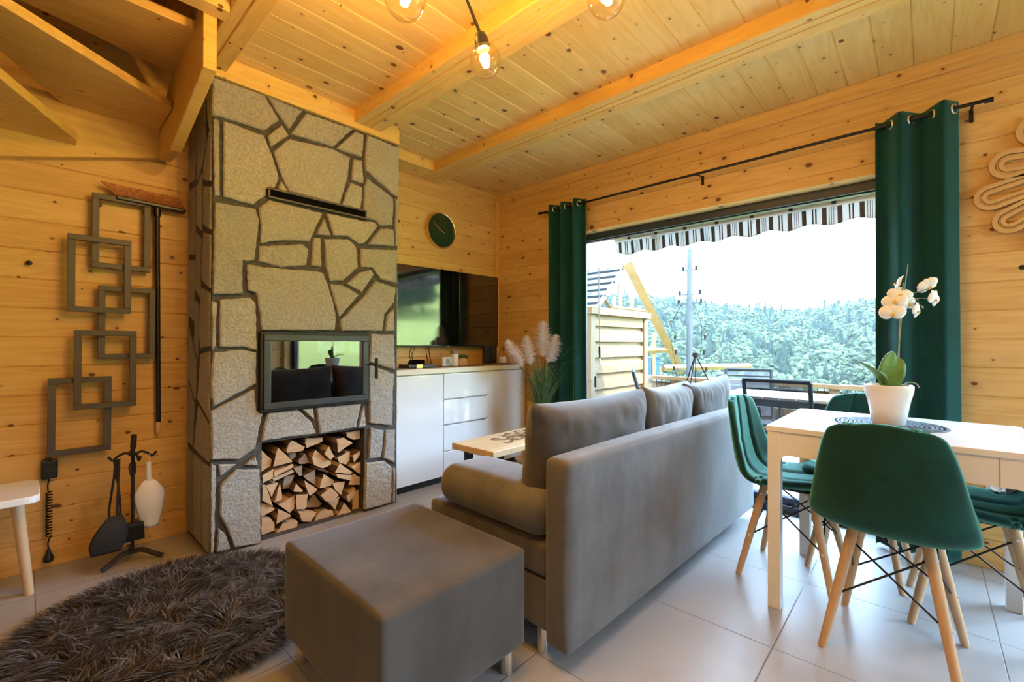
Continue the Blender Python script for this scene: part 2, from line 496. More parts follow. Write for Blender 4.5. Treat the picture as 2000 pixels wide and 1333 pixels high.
def BX(*a, **k): return MB().box(*a, **k)
def TB(*a, **k): return MB().tube(*a, **k)
def tag(o, label, cat, group=None, kind=None):
    if label: o['label'] = label
    if cat: o['category'] = cat
    if group: o['group'] = group
    if kind: o['kind'] = kind
    return o
def thing(name, label, cat, loc=(0, 0, 0), rotz=0.0, group=None, local=False):
    o = bpy.data.objects.new(name, None)
    COL.objects.link(o)
    o.empty_display_size = 0.1
    o.location = loc
    o.rotation_euler = (0, 0, rotz)
    ORG[o.name] = (0, 0, 0) if local else tuple(loc)
    return tag(o, label, cat, group)
def struct(o, label=None):
    o['kind'] = 'structure'
    if label: o['label'] = label
    return o
def kids(o): return [c for c in KIDS.get(o.name, [])]
def copy_tree(o, parent=None):
    c = o.copy(); COL.objects.link(c)
    if parent is not None: c.parent = parent
    for ch in list(o.children): copy_tree(ch, c)
    return c
def text(body, name, m, parent, size, M, extrude=0.0004):
    cu = bpy.data.curves.new(name, 'FONT')
    cu.body = body; cu.size = size; cu.extrude = extrude
    cu.align_x = 'CENTER'; cu.align_y = 'CENTER'
    cu.materials.append(MATS[m])
    o = bpy.data.objects.new(name, cu)
    COL.objects.link(o)
    me = bpy.data.meshes.new_from_object(o)
    bpy.data.objects.remove(o)
    o = bpy.data.objects.new(name, me)
    COL.objects.link(o)
    o.parent = parent
    g = ORG[parent.name]
    o.matrix_local = Matrix.Translation((-g[0], -g[1], -g[2])) @ M
    return o
def lerp(a, b, t): return a+(b-a)*t
def nz(x, y, z=0.0): return mnoise.noise(Vector((x, y, z)))
def smooth_path(pts, n=6):
    pts = [Vector(p) for p in pts]
    out = []
    for i in range(len(pts)-1):
        p0, p1, p2, p3 = pts[max(i-1, 0)], pts[i], pts[i+1], pts[min(i+2, len(pts)-1)]
        for k in range(n):
            t = k/n
            out.append(0.5*((2*p1)+(p2-p0)*t+(2*p0-5*p1+4*p2-p3)*t*t+(3*p1-p0-3*p2+p3)*t**3))
    out.append(pts[-1])
    return out

# ------------------------------------------------------------------ room shell
YA, XB, HC = 3.158, 3.2, 2.57
X0, Y0 = -2.4, -3.4

def profile(lo, hi, pitch, off, d=0.005, w=0.0045):
    """board face as (position, depth) pairs with small V grooves"""
    out = [(lo, 0.0)]
    k = math.ceil((lo-off)/pitch)
    while off+k*pitch < hi-0.02:
        g = off+k*pitch
        if g > lo+0.02:
            out += [(g-w, 0.0), (g, d), (g+w, 0.0)]
        k += 1
    out.append((hi, 0.0))
    return out
def boards(mb, a0, a1, lo, hi, fn, thick, pitch=0.1405, off=1.6805):
    pr = profile(lo, hi, pitch, off)
    pr = pr + [(hi, thick), (lo, thick)]
    n = len(pr)
    vs = [fn(a0, p, d) for p, d in pr] + [fn(a1, p, d) for p, d in pr]
    fs = [tuple(range(n))[::-1], tuple(range(n, 2*n))] + [(i, (i+1) % n, n+(i+1) % n, n+i) for i in range(n)]
    return mb.add(vs, fs)
def S(name, mb, m, **k):
    mb.keep = True
    return struct(mb.build(name, m, **k))

fA = lambda a, p, d: (a, YA+d, p)
wl = MB()
boards(wl, X0-0.2, XB+0.26, -0.1, 4.0, fA, 0.2)
S('wall_left', wl, 'pine_wall')
fB = lambda a, p, d: (XB+d, a, p)
ww = MB()
for y0, y1, z0, z1 in ((2.32, YA, -0.1, 2.77), (0.08, 2.32, 2.04, 2.77), (-0.6, 0.08, -0.1, 2.77), (-3.3, -0.6, 2.0, 2.77), (Y0-0.2, -3.3, -0.1, 2.77)):
    boards(ww, y0, y1, z0, z1, fB, 0.26)
S('wall_window', ww, 'pine_wall_cross')
wr = MB()
for x0, x1, z0, z1 in ((X0-0.2, 1.5, -0.1, 2.77), (2.9, XB, -0.1, 2.77), (1.5, 2.9, -0.1, 0.85), (1.5, 2.9, 2.05, 2.77)):
    boards(wr, x0, x1, z0, z1, lambda a, p, d: (a, Y0-d, p), 0.2)
S('sun_block_eave', BX(X0-0.5, XB+0.5, Y0-1.6, Y0-0.2, 2.77, 2.9).box(X0-0.4, 0.58, Y0-0.3, 2.1, 2.79, 2.9).box(0.5, XB+0.45, Y0-0.3, YA+0.3, 2.79, 2.9), 'pine_beam_cross')  # unseen overhang added to block sun at the side window; also roof slabs
S('wall_right', wr, 'pine_wall')
wk = MB(); boards(wk, Y0, YA, -0.1, 4.0, lambda a, p, d: (X0-d, a, p), 0.2)
S('wall_back', wk, 'pine_wall_cross')
S('floor', BX(X0-0.2, XB+0.26, Y0-0.2, YA, -0.1, 0.0), 'floor_tile')
fC = lambda a, p, d: (a, p, HC+d)
ce = MB()
boards(ce, 0.585, XB+0.26, Y0-0.2, YA, fC, 0.2, 0.1405, 1.594)
boards(ce, X0-0.2, 0.585, Y0-0.2, 2.2, fC, 0.2, 0.1405, 1.594)
boards(ce, X0-0.2, -1.2, 2.2, YA, fC, 0.2, 0.1405, 1.594)
S('ceiling', ce, 'pine_ceiling')
sw = BX(0.585, 0.66, 2.1, YA, 2.77, 4.0).box(-1.3, 0.66, 2.1, 2.2, 2.77, 4.0).box(-1.3, -1.2, 2.2, YA, 2.77, 4.0).box(-1.3, 0.66, 2.1, YA, 4.0, 4.1)
S('wall_stairwell', sw, 'pine_stair')

def beam(name, x0, x1, z0, y0=Y0, y1=YA, grooves=(0.3, 0.55)):
    w = x1-x0
    pr = [(x0, HC+0.01), (x0, z0+0.006), (x0+0.006, z0)]
    for g in grooves:
        pr += [(x0+w*g-0.005, z0), (x0+w*g, z0+0.008), (x0+w*g+0.005, z0)]
    pr += [(x1-0.006, z0), (x1, z0+0.006), (x1, HC+0.01)]
    return S(name, MB().prism(pr, lambda a, b, d: (a, d, b), y0, y1), 'pine_beam')
beam('ceiling_beam', 2.245, 2.435, 2.492)
beam('ceiling_beam', 1.405, 1.595, 2.492)
beam('ceiling_beam', 0.572, 0.70, 2.492, grooves=(0.42,))
S('ceiling_beam', BX(1.6, 2.246, 2.934, YA, 2.494, HC+0.01), 'pine_beam_cross')
S('ceiling_beam', BX(-1.2, 0.57, 2.13, 2.205, 2.47, 2.78), 'pine_beam_cross')
S('trim_1', BX(0.645, 1.735, 2.656, 2.70, 2.458, HC+0.004), 'pine_beam_cross', bevel=0.003)
S('trim_2', BX(XB-0.018, XB, Y0, YA, 2.483, HC), 'pine_wall_cross', bevel=0.004)
S('trim_3', BX(XB-0.03, XB, YA-0.03, YA, 0.0, 2.5), 'pine_beam', bevel=0.004)
S('baseboard_left', BX(X0, 0.66, YA-0.016, YA, 0.0, 0.085).box(1.75, XB, YA-0.016, YA, 0, 0.085), 'pine_wall', bevel=0.003)
S('baseboard_window', BX(XB-0.016, XB, -0.6, 0.08, 0.0, 0.085).box(XB-0.016, XB, 2.32, YA, 0, 0.085), 'pine_wall_cross', bevel=0.003)

def window(name, y0, y1, z1):
    w = thing(name, None, None, (3.36, (y0+y1)/2, 0)); w['kind'] = 'structure'
    f = BX(3.31, 3.41, y0, y0+0.06, 0, z1).box(3.31, 3.41, y1-0.06, y1, 0, z1).box(3.31, 3.41, y0, y1, z1-0.055, z1).box(3.31, 3.41, y0, y1, 0.0, 0.055)
    f.box(3.335, 3.385, y0+0.06, y0+0.105, 0.055, z1-0.055).box(3.335, 3.385, y1-0.105, y1-0.06, 0.055, z1-0.055).box(3.335, 3.385, y0+0.06, y1-0.06, z1-0.063, z1-0.055).box(3.335, 3.385, y0+0.06, y1-0.06, 0.055, 0.1)
    f.build('window_frame', 'window_frame', w, bevel=0.004)
    BX(3.357, 3.363, y0+0.1, y1-0.1, 0.09, z1-0.06).build('window_pane', 'window_glass', w)
window('window_1', 0.08, 2.32, 2.04)
window('window_2', -3.3, -0.6, 2.0)

w3 = thing('added_window_3', None, None, (2.2, Y0-0.1, 0.85)); w3['kind'] = 'structure'  # unseen window, added so daylight reaches the sofa back
f = MB()
for a in (1.5, 2.17, 2.84): f.box(a, a+0.06, Y0-0.15, Y0-0.06, 0.85, 2.05)
f.box(1.5, 2.9, Y0-0.15, Y0-0.06, 0.85, 0.91).box(1.5, 2.9, Y0-0.15, Y0-0.06, 1.99, 2.05)
f.build('window_frame', 'window_frame', w3)
BX(1.55, 2.85, Y0-0.108, Y0-0.102, 0.90, 2.0).build('window_pane', 'window_glass', w3)

# kitchen end behind the camera: two unseen lamps added as fill light
def fill_lamp(x, y, label, power):
    t = thing('fill_lamp', label, 'ceiling lamp', (x, y, HC), group='flat ceiling lamps in the kitchen end')
    MB().lathe([(0.2, 0), (0.2, -0.05), (0.185, -0.055), (0.185, -0.045)], (x, y, HC), 40).build('lamp_rim', 'white_plastic', t, smooth=30)
    MB().lathe([(0.0, -0.052), (0.18, -0.052), (0.18, -0.03)], (x, y, HC), 40).build('diffuser', 'fill_lamp_glow', t)
    l = bpy.data.lights.new('fill_light', 'AREA'); l.shape = 'DISK'; l.size = 0.36; l.energy = power; l.color = (0.86, 0.93, 1.0)
    o = bpy.data.objects.new('fill_light', l); COL.objects.link(o); o.parent = t; o.location = (0, 0, -0.07)
fill_lamp(-0.9, -1.5, 'flat round white ceiling lamp over the kitchen end behind the viewer', 7)
fill_lamp(1.3, -1.7, 'flat round white ceiling lamp nearest the second garden window', 10)

# ------------------------------------------------------------------ staircase overhead
st = thing('staircase', 'open pine winder staircase climbing overhead in the top left corner', 'staircase', (0.2, 2.9, 2.0))
def tread(poly, z, th=0.042):
    MB().prism(poly, lambda a, b, d: (a, b, d), z, z+th).build('tread', 'pine_stair', st, bevel=0.004)
tread([(-1.0, 2.325), (0.50, 2.325), (0.50, 2.80), (0.2, 2.70), (-1.0, 2.36)], 2.45)
tread([(-1.0, 1.90), (-0.066, 2.346), (0.492, 2.769), (0.492, 3.10), (0.118, 3.105), (-0.075, 2.725), (-1.0, 2.1)], 2.26) if False else tread([(-0.62, 1.92), (-0.066, 2.346), (0.492, 2.769), (0.492, 3.10), (0.118, 3.105), (-0.075, 2.725), (-0.62, 2.2)], 2.26)
tread([(-0.35, 1.93), (-0.069, 2.516), (0.165, 3.022), (0.165, 3.10), (-0.12, 3.10), (-0.35, 2.6)], 2.07)
# wall stringer and the leaning outer stringer
MB().prism([(-1.0, 1.68), (0.52, 2.117), (0.52, 2.42), (-1.0, 2.2)], lambda a, b, d: (a, d, b), 3.10, YA-0.004).build('wall_stringer', 'pine_stair', st, bevel=0.003)
MB().prism([(3.10, 2.10), (2.84, 2.08), (2.21, 2.245), (2.21, 2.62), (2.34, 2.62), (3.10, 2.33)], lambda a, b, d: (d, a, b), 0.495, 0.545).build('outer_stringer', 'pine_stair', st, bevel=0.004)

# ------------------------------------------------------------------ fireplace
FX0, FX1, FY = 0.645, 1.735, 2.681
NX0, NX1, NZ = 0.882, 1.496, 0.543
fp = thing('fireplace', 'tall fireplace clad in irregular pale stone with dark joints', 'fireplace', (1.19, 2.9, 0))
core = BX(FX0, NX0, FY, YA, 0, HC).box(NX1, FX1, FY, YA, 0, HC).box(NX0, NX1, FY, YA, 1.15, HC).box(NX0, NX1, FY, YA, NZ, 0.72).box(NX0, NX1, 3.06, YA, 0.0, 1.15).box(NX0, NX1, FY+0.02, 3.06, 0.0, 0.012)
core.build('chimney_breast', 'mortar', fp)
STONES = '638,2446 883,2455 956,2342 884,2260 676,2259 639,2253|899,2453 1085,2445 1012,2312 972,2354|972,2321 1008,2273 917,2181 900,2233|1110,2441 1399,2449 1273,2299 1026,2291|1412,2437 1472,2439 1462,2292 1292,2293|1500,2446 1737,2437 1734,2103 1694,2107 1494,2213 1482,2274|642,2236 667,2238 672,1850 650,1839|687,2240 879,2229 921,2138 958,2015 937,1959 891,1940 888,1903 827,1839 689,1849|1016,2256 1273,2279 1380,2262 1364,2126 1313,1951 1012,1956 973,2031 931,2158|1404,2261 1458,2267 1473,2123 1392,2127|1387,2107 1469,2097 1456,1948 1330,1953|1501,2163 1694,2080 1690,1896 1596,1877 1559,1905 1484,1907 1474,1950 1480,2106|652,1811 842,1816 857,1749 836,1551 836,1538 778,1526 779,1354 645,1341|906,1882 1205,1872 1131,1692 1002,1678 867,1637 865,1739 858,1823|1213,1842 1259,1750 1169,1738|1232,1878 1474,1879 1549,1890 1574,1866 1482,1739 1447,1724 1372,1764 1276,1753|1596,1855 1695,1869 1700,1755 1510,1737|862,1619 1091,1668 1125,1644 1114,1549 981,1521 858,1537|1154,1716 1196,1721 1199,1548 1140,1552|1218,1719 1366,1744 1424,1704 1434,1578 1341,1485 1258,1474 1233,1546|1457,1700 1727,1732 1723,1505 1598,1519 1539,1591 1461,1581|799,1513 878,1507 1185,1519 1211,1514 1240,1445 1278,1332 1291,1235 1285,1172 875,1162 864,1261 844,1368 805,1375|1455,1549 1532,1573 1551,1547 1466,1422 1361,1465|1252,1452 1334,1454 1441,1401 1310,1251 1290,1333|1561,1502 1712,1473 1702,1374 1629,1289 1614,1175 1329,1169 1320,1230 1483,1397|1702,1333 1706,1177 1637,1176 1651,1277|1710,2084 1732,2075 1729,1759 1711,1756|955,1962 975,2003 1006,1954 979,1931|676,1316 820,1335 844,1308 850,1054 785,1072 676,1072|641,1304 661,1296 658,1080 645,1056|648,1043 780,1058 845,1041 848,873 649,769 638,886|639,746 841,842 849,723 880,709 843,522 765,477 644,502|676,467 756,456 682,407|797,443 848,485 859,426|756,426 867,404 874,2 749,22 718,122 683,206 683,363|675,144 705,111 730,24 667,25|642,479 663,465 662,299 655,22 643,24|904,706 1068,710 1145,628 1174,556 878,558|1095,707 1156,712 1162,637|1173,710 1463,705 1430,556 1197,553|1483,703 1497,553 1443,554|1528,1154 1701,1151 1714,909 1522,973|1516,955 1702,883 1688,534 1524,574|1531,542 1630,509 1609,334 1518,339|1641,508 1712,504 1710,277 1623,325|1498,318 1638,303 1689,255 1687,13 1490,20|1700,246 1716,243 1714,11 1701,15'
def stone(mb, poly, fn, h, rng):
    # resample the outline, roughen it, and raise it with a rounded rim
    pts = []
    n = len(poly)
    for i in range(n):
        a, b = Vector(poly[i]), Vector(poly[(i+1) % n])
        m = max(1, int((b-a).length/0.022))
        for k in range(m):
            p = a.lerp(b, k/m)
            pts.append(Vector((p.x+rng.uniform(-1, 1)*0.0022, p.y+rng.uniform(-1, 1)*0.0022)))
    c = sum(pts, Vector((0, 0)))/len(pts)
    rings = []
    for sh, hh in ((0.0, -0.005), (0.0, h-0.007), (0.007, h)):
        ring = []
        for p in pts:
            d = p-c
            L = max(d.length, 1e-4)
            q = c+d*max(0.2, (L-sh)/L)
            ring.append(fn(q.x, q.y, hh+(nz(q.x*9, q.y*9)*0.005 if hh > 0 else 0)))
        rings.append(ring)
    k = len(pts)
    vs = rings[0]+rings[1]+rings[2]
    fs = []
    for r in range(2):
        for i in range(k):
            fs.append((r*k+i, r*k+(i+1) % k, (r+1)*k+(i+1) % k, (r+1)*k+i))
    fs.append(tuple(2*k+i for i in range(k)))
    mb.add(vs, fs)
rng = random.Random(3)
sm = MB()
for s_ in STONES.split('|'):
    poly = [tuple(float(v)/1000 for v in q.split(',')) for q in s_.split()]
    if sum(poly[i][0]*poly[(i+1) % len(poly)][1]-poly[(i+1) % len(poly)][0]*poly[i][1] for i in range(len(poly))) < 0: poly = poly[::-1]
    stone(sm, poly, lambda a, b, d: (a, FY-d, b), 0.021+rng.uniform(-0.003, 0.004), rng)
# left flank (depth from the front edge, height)
FL = '10,2445 130,2450 60,2200 12,2250|150,2450 300,2450 285,1985 180,2060 110,2170|315,2450 470,2450 470,2010 330,2000 300,2200|12,2225 60,2185 170,2030 165,1960 12,1920|12,1900 150,1935 160,1720 12,1670|185,2020 290,1960 300,1740 190,1690 175,1800|315,1975 470,1985 470,1600 330,1580 318,1800|12,1650 150,1690 175,1420 12,1370|190,1660 300,1715 310,1380 215,1330 195,1480|12,1350 190,1400 230,1150 200,1060 12,1075|325,1560 470,1580 470,1250 345,1210|235,1310 320,1340 330,1090 255,1000|12,1055 190,1040 260,780 12,690|275,990 350,1080 470,1200 470,900 300,770|12,670 240,755 330,500 12,480|320,760 470,880 470,520 350,500|12,460 150,470 140,12 12,12|165,470 330,480 345,200 330,12 160,12|355,480 470,500 470,12 350,12 362,200'
for s_ in FL.split('|'):
    poly = [tuple(float(v)/1000 for v in q.split(',')) for q in s_.split()]
    cc = (sum(p[0] for p in poly)/len(poly), sum(p[1] for p in poly)/len(poly))
    def shrink(p):
        L = math.hypot(p[0]-cc[0], p[1]-cc[1]); k = max(0.3, 1-0.008/L) if p[0] > 0.02 else 1-0.004/L
        return (cc[0]+(p[0]-cc[0])*k, cc[1]+(p[1]-cc[1])*k)
    poly = [shrink(p) for p in poly]
    stone(sm, poly, lambda a, b, d: (FX0-d*0.35, FY+a, b), 0.02, rng)
FR_ = '12,2440 220,2440 200,2000 12,1950|235,2440 470,2440 470,1700 230,1900|12,1930 210,1985 225,1400 12,1500|240,1880 470,1680 470,1000 250,1200|12,1480 225,1380 230,800 12,850|245,1180 470,980 470,12 260,12|12,830 230,780 240,12 12,12'
for s_ in FR_.split('|'):
    poly = [tuple(float(v)/1000 for v in q.split(',')) for q in s_.split()]
    stone(sm, poly, lambda a, b, d: (FX1+d, FY+a, b), 0.012, rng)
sc_ = sm.build('stone_cladding', 'stone', fp)
# warm air slot
v = BX(0.902, 1.49, FY-0.028, FY, 1.945, 1.953).box(0.902, 1.49, FY-0.028, FY, 1.892, 1.90)
v = MB()
def slot(x, z): return (x, 0, z)
def ring_box(mb, x0, x1, z0, z1, w, ya, yb):
    mb.box(x0, x1, ya, yb, z1-w, z1).box(x0, x1, ya, yb, z0, z0+w).box(x0, x0+w, ya, yb, z0+w, z1-w).box(x1-w, x1, ya, yb, z0+w, z1-w)
    return mb
vent = ring_box(MB(), 0.90, 1.492, 1.893, 1.951, 0.011, FY-0.029, FY-0.0).build('vent_frame', 'grey_frame', fp, bevel=0.002)
o = BX(0.91, 1.482, FY-0.022, FY+0.004, 1.903, 1.941).build('vent_shade_panel', 'slot_shade', vent)  # black panel in place of a real hole, drawn as slot shade
# fire insert: black steel frame, glazed door, handle
ins = ring_box(MB(), 0.862, 1.51, 0.713, 1.155, 0.016, FY-0.035, FY+0.02).build('insert_frame', 'black_metal', fp, bevel=0.003)
door = ring_box(MB(), 0.878, 1.496, 0.728, 1.141, 0.037, FY-0.045, FY-0.012).build('stove_door', 'anthracite', fp, bevel=0.004)
BX(0.912, 1.462, FY-0.038, FY-0.032, 0.763, 1.106).build('door_glass', 'oven_glass', door)
h = TB([(1.487, FY-0.045, 0.955), (1.51, FY-0.085, 0.955), (1.523, FY-0.095, 0.952)], 0.006)
h.box(1.517, 1.531, FY-0.104, FY-0.086, 0.868, 0.998)
h.build('door_handle', 'black_metal', door, bevel=0.002)
fb = BX(0.885, 1.493, 3.04, 3.06, 0.72, 1.15).box(0.885, 0.90, FY, 3.04, 0.72, 1.15).box(1.478, 1.493, FY, 3.04, 0.72, 1.15).box(0.885, 1.493, FY, 3.05, 0.715, 0.735).box(0.885, 1.493, FY, 3.05, 1.13, 1.15)
fb.build('fire_chamber', 'firebrick', fp)

# ------------------------------------------------------------------ split logs in the niche below
LOGS = '1387,523 1495,527 1489,470 1438,468 1393,496|1322,496 1371,496 1429,453 1333,406|1030,498 1053,530 1129,477 1119,456 1026,458|1138,524 1243,513 1238,489 1144,464 1134,500|899,497 950,432 946,395 897,373|976,499 1063,401 952,396|1035,464 1094,458 1094,419 1068,400|1149,429 1178,364 1115,369 1110,397|1198,445 1296,356 1301,335 1249,322 1193,351 1178,404|1274,459 1304,391 1285,369 1244,417|1338,374 1423,399 1421,338 1393,317 1349,336|1432,373 1490,395 1496,367 1438,326|955,366 1058,392 1063,372 955,335|955,324 1068,352 1077,335 960,304|897,359 951,385 953,334 897,314|1082,354 1134,358 1135,299 1120,292|1139,293 1214,317 1216,216 1169,257|1188,342 1307,288 1305,268 1214,317|1312,287 1344,340 1433,261 1410,256|1416,302 1496,324 1496,243 1456,262|1317,275 1425,247 1416,217 1328,252|1405,188 1438,255 1490,222 1491,169|1249,290 1318,234 1297,203 1224,204|1027,232 1040,305 1101,306 1064,233|1069,222 1087,268 1125,213 1116,208|1130,276 1214,202 1164,174 1150,202|921,294 986,293 951,217|965,186 995,291 1009,194|897,307 912,305 956,170 897,217|1302,222 1388,213 1361,131 1323,171|1219,170 1286,200 1339,141 1308,115 1255,121|1389,124 1450,162 1445,105 1400,81|1445,131 1491,136 1497,-8 1437,-5|987,166 1078,200 1078,123 1051,102|1081,200 1150,192 1145,115 1131,104 1086,116|1145,100 1204,169 1255,96 1235,81|1276,111 1356,121 1324,47|897,203 969,152 965,144 898,121|1372,86 1423,-1 1329,-1|974,62 983,149 1060,90|1097,103 1210,63 1175,3 1121,33|1190,-1 1230,67 1308,51 1319,7|898,118 943,108 970,68 966,27 898,20|974,10 1010,61 1093,46 1088,9'
SHADELOGS = {6, 7, 15, 16, 17, 23, 35}
rows = []
logs = []
for i, s_ in enumerate(LOGS.split('|')):
    poly = [tuple(float(v)/1000 for v in q.split(',')) for q in s_.split()]
    poly = [(min(max(a, NX0+0.012), NX1-0.012), min(max(b, 0.014), NZ-0.012)) for a, b in poly]
    cx = sum(p[0] for p in poly)/len(poly); cz = sum(p[1] for p in poly)/len(poly)
    logs.append((i, poly, cx, cz))
logs.sort(key=lambda t: t[3])
ROWN = ['bottom row', 'second row up', 'third row up', 'fourth row up', 'fifth row up', 'sixth row up', 'seventh row up', 'top row']
ORDN = ['first', 'second', 'third', 'fourth', 'fifth', 'sixth', 'seventh', 'eighth']
counts = [6, 6, 6, 6, 6, 5, 5, 4]
k = 0
for r, c_ in enumerate(counts):
    row = sorted(logs[k:k+c_], key=lambda t: t[2]); k += c_
    for j, (i, poly, cx, cz) in enumerate(row):
        w = max(p[0] for p in poly)-min(p[0] for p in poly); hgt = max(p[1] for p in poly)-min(p[1] for p in poly)
        shape = 'flat' if w > 2.2*hgt else ('upright' if hgt > 1.5*w else ('wedge shaped' if len(poly) <= 4 else 'chunky'))
        tone = 'greyish' if i in SHADELOGS else 'pale'
        rg = random.Random(i)
        pts = []
        n = len(poly)
        for q in range(n):
            a, b = Vector(poly[q]), Vector(poly[(q+1) % n])
            for t in (0.0, 0.33, 0.66):
                p = a.lerp(b, t)
                p = Vector((cx, cz)).lerp(p, 0.975)
                pts.append((p.x+rg.uniform(-1, 1)*0.0018, p.y+rg.uniform(-1, 1)*0.0018))
        yf = 2.715+rg.uniform(-0.012, 0.018) + (0.05 if i in SHADELOGS else 0)
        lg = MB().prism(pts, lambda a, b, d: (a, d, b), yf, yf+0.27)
        o = lg.build('firewood_log', 'log_shaded' if i in SHADELOGS else 'log_end', None)
        o.data.materials.append(MATS['bark'])
        for f in o.data.polygons:
            if abs(f.normal.y) < 0.5 and rg.random() < 0.5: f.material_index = 1
        tag(o, '%s %s log, %s from left in the %s of the wood niche' % (tone, shape, ORDN[j], ROWN[r]), 'firewood', 'split logs in the fireplace niche')

# ------------------------------------------------------------------ left wall: interlocked square frames, broom, cord box, hook
def ringf(x0, x1, z0, z1, y0, y1, w=0.028):
    return ring_box(MB(), x0, x1, z0, z1, w, y0, y1)
wf = thing('wall_lamp', 'column of five interlocked dark grey square frames hung on the pine wall', 'wall decoration', (0.28, 3.12, 1.2))
for i, (x0, x1, z0, z1, y0) in enumerate(((0.225, 0.459, 1.475, 1.855, 3.095), (0.137, 0.376, 1.245, 1.628, 3.072), (0.25, 0.482, 1.008, 1.387, 3.095), (0.162, 0.40, 0.76, 1.155, 3.072), (0.074, 0.304, 0.54, 0.92, 3.095))):
    ringf(x0, x1, z0, z1, y0, y0+0.024).build('square_frame', 'grey_frame', wf, bevel=0.002)
for x, z, y in ((0.25, 1.80, 3.119), (0.433, 1.80, 3.119), (0.265, 1.35, 3.119), (0.092, 0.885, 3.119)):
    BX(x, x+0.014, y, YA, z, z+0.014).build('wall_standoff', 'black_metal', wf)
bc = thing('cord_box', 'small black wall box with a coiled cord hanging under the frames', 'wall socket', (0.082, 3.12, 0.48))
BX(0.055, 0.112, 3.118, YA, 0.432, 0.523).build('box_cover', 'black_plastic', bc, bevel=0.006)
MB().lathe([(0.0, -0.012), (0.022, -0.01), (0.024, 0.0), (0.024, 0.012)], (0, 0, 0), 24, M=Matrix.Translation((0.085, 3.114, 0.478)) @ Matrix.Rotation(R(90), 4, 'X')).build('plug', 'black_plastic', bc, smooth=40)
TB([(0.075, 3.125, 0.523), (0.085, 3.125, 0.535)], 0.012).build('cable_gland', 'black_plastic', bc)
cp = [(0.083, 3.13, 0.435), (0.078, 3.13, 0.40), (0.079, 3.13, 0.372)]
for k in range(16*10+1):
    a = k/10*2*math.pi
    cp.append((0.083+0.0105*math.cos(a), 3.13+0.0105*math.sin(a), 0.368-k/160*0.215))
cp += [(0.086, 3.13, 0.145), (0.080, 3.13, 0.12), (0.082, 3.13, 0.095)]
TB(cp, 0.0028, 6).build('coiled_cord', 'cable_black', bc, smooth=True)
MB().lathe([(0.006, 0.095), (0.009, 0.075), (0.016, 0.06), (0.02, 0.045), (0.017, 0.033), (0.0, 0.03)], (0.083, 3.126, 0), 20).build('cord_plug', 'black_plastic', bc, smooth=40)
o = MB().lathe([(0.0, 0.03), (0.009, 0.028), (0.0115, 0.02), (0.009, 0.012), (0.005, 0.008), (0.005, 0.0)], (0, 0, 0), 20, M=Matrix.Translation((0.01, YA, 1.472)) @ Matrix.Rotation(R(90), 4, 'X')).build('wall_hook', 'black_metal', smooth=40)
tag(o, 'small round black knob on the pine wall beside the square frames', 'wall hook')

br = thing('broom', 'upside down broom with dark handle and rust bristles hanging by the stone chimney', 'broom', (0.49, 3.11, 1.2))
TB([(0.503, 3.128, 0.655), (0.489, 3.11, 1.80)], 0.0115, 12).build('handle', 'black_metal', br, smooth=40)
MB().lathe([(0.0, -0.075), (0.006, -0.07), (0.010, -0.05), (0.0118, -0.02), (0.0118, 0.0)], (0.503, 3.128, 0.655), 14).build('handle_tip', 'beech', br, smooth=40)['label'] = 'bare wooden handle tip'
hd = BX(0.315, 0.615, 3.085, 3.135, 1.835, 1.857)
for i in range(len(hd.v)):
    x, y, z = hd.v[i]; hd.v[i] = (x, y, z+(x-0.465)*-0.03)
hd.build('broom_head', 'black_plastic', br, bevel=0.006)
TB([(0.489, 3.11, 1.79), (0.488, 3.11, 1.845)], 0.017, 12).build('handle_socket', 'black_plastic', br, smooth=40)
bm_ = MB()
for i in range(34):
    for j in range(2):
        x = 0.318+i*0.0088+0.002*(j % 2); y = 3.092+j*0.012
        lean = -0.045+(x-0.465)*0.10
        bm_.tube([(x, y, 1.855-(x-0.465)*0.03), (x+lean*0.4, y-0.004, 1.885-(x-0.465)*0.03), (x+lean+random.uniform(-.003, .003), y-0.008, 1.912-(x-0.465)*0.03)], [0.0022, 0.0029, 0.0034], 5)
bm_.build('bristles', 'bristle', br)

# ------------------------------------------------------------------ fireplace tool set
cx, cy = 0.368, 2.91
ts = thing('fireplace_tool_stand', 'black wrought iron tool stand with curved feet beside the fireplace', 'tool stand', (cx, cy, 0))
for a in (R(200), R(-25), R(90)):
    d = Vector((math.cos(a), math.sin(a), 0)); b = Vector((cx, cy, 0))
    TB(smooth_path([b+Vector((0, 0, 0.052)), b+d*0.04+Vector((0, 0, 0.056)), b+d*0.085+Vector((0, 0, 0.032)), b+d*0.125+Vector((0, 0, 0.012))]), 0.0115, 8, flat=0.8).build('foot', 'black_iron', ts, smooth=50)
TB([(cx, cy, 0.045), (cx, cy, 0.54)], 0.0075, 10).build('post', 'black_iron', ts, smooth=50)
TB(smooth_path([(cx, cy, 0.53), (cx, cy, 0.56), (cx+0.002, cy, 0.60), (cx+0.003, cy, 0.635)]), [0.008]*7+[0.0115]*6+[0.012]*5+[0.007], 10).build('handle', 'black_iron', ts, smooth=50)
for a in (R(175), R(-5), R(90), R(-80)):
    d = Vector((math.cos(a), math.sin(a), 0)); b = Vector((cx, cy, 0.53))
    TB(smooth_path([b, b+d*0.03+Vector((0, 0, 0.016)), b+d*0.06+Vector((0, 0, 0.002)), b+d*0.075+Vector((0, 0, -0.012)), b+d*0.092+Vector((0, 0, 0.008))]), 0.006, 8).build('hook', 'black_iron', ts, smooth=50)
tong = thing('fire_tongs', 'black iron fire tongs hanging left on the tool stand', 'fire tongs', (0.30, 2.90, 0.3))
TB(smooth_path([(0.302, 2.904, 0.52), (0.305, 2.904, 0.49), (0.302, 2.904, 0.43)]), 0.011, 8).build('grip', 'black_iron', tong, smooth=50)
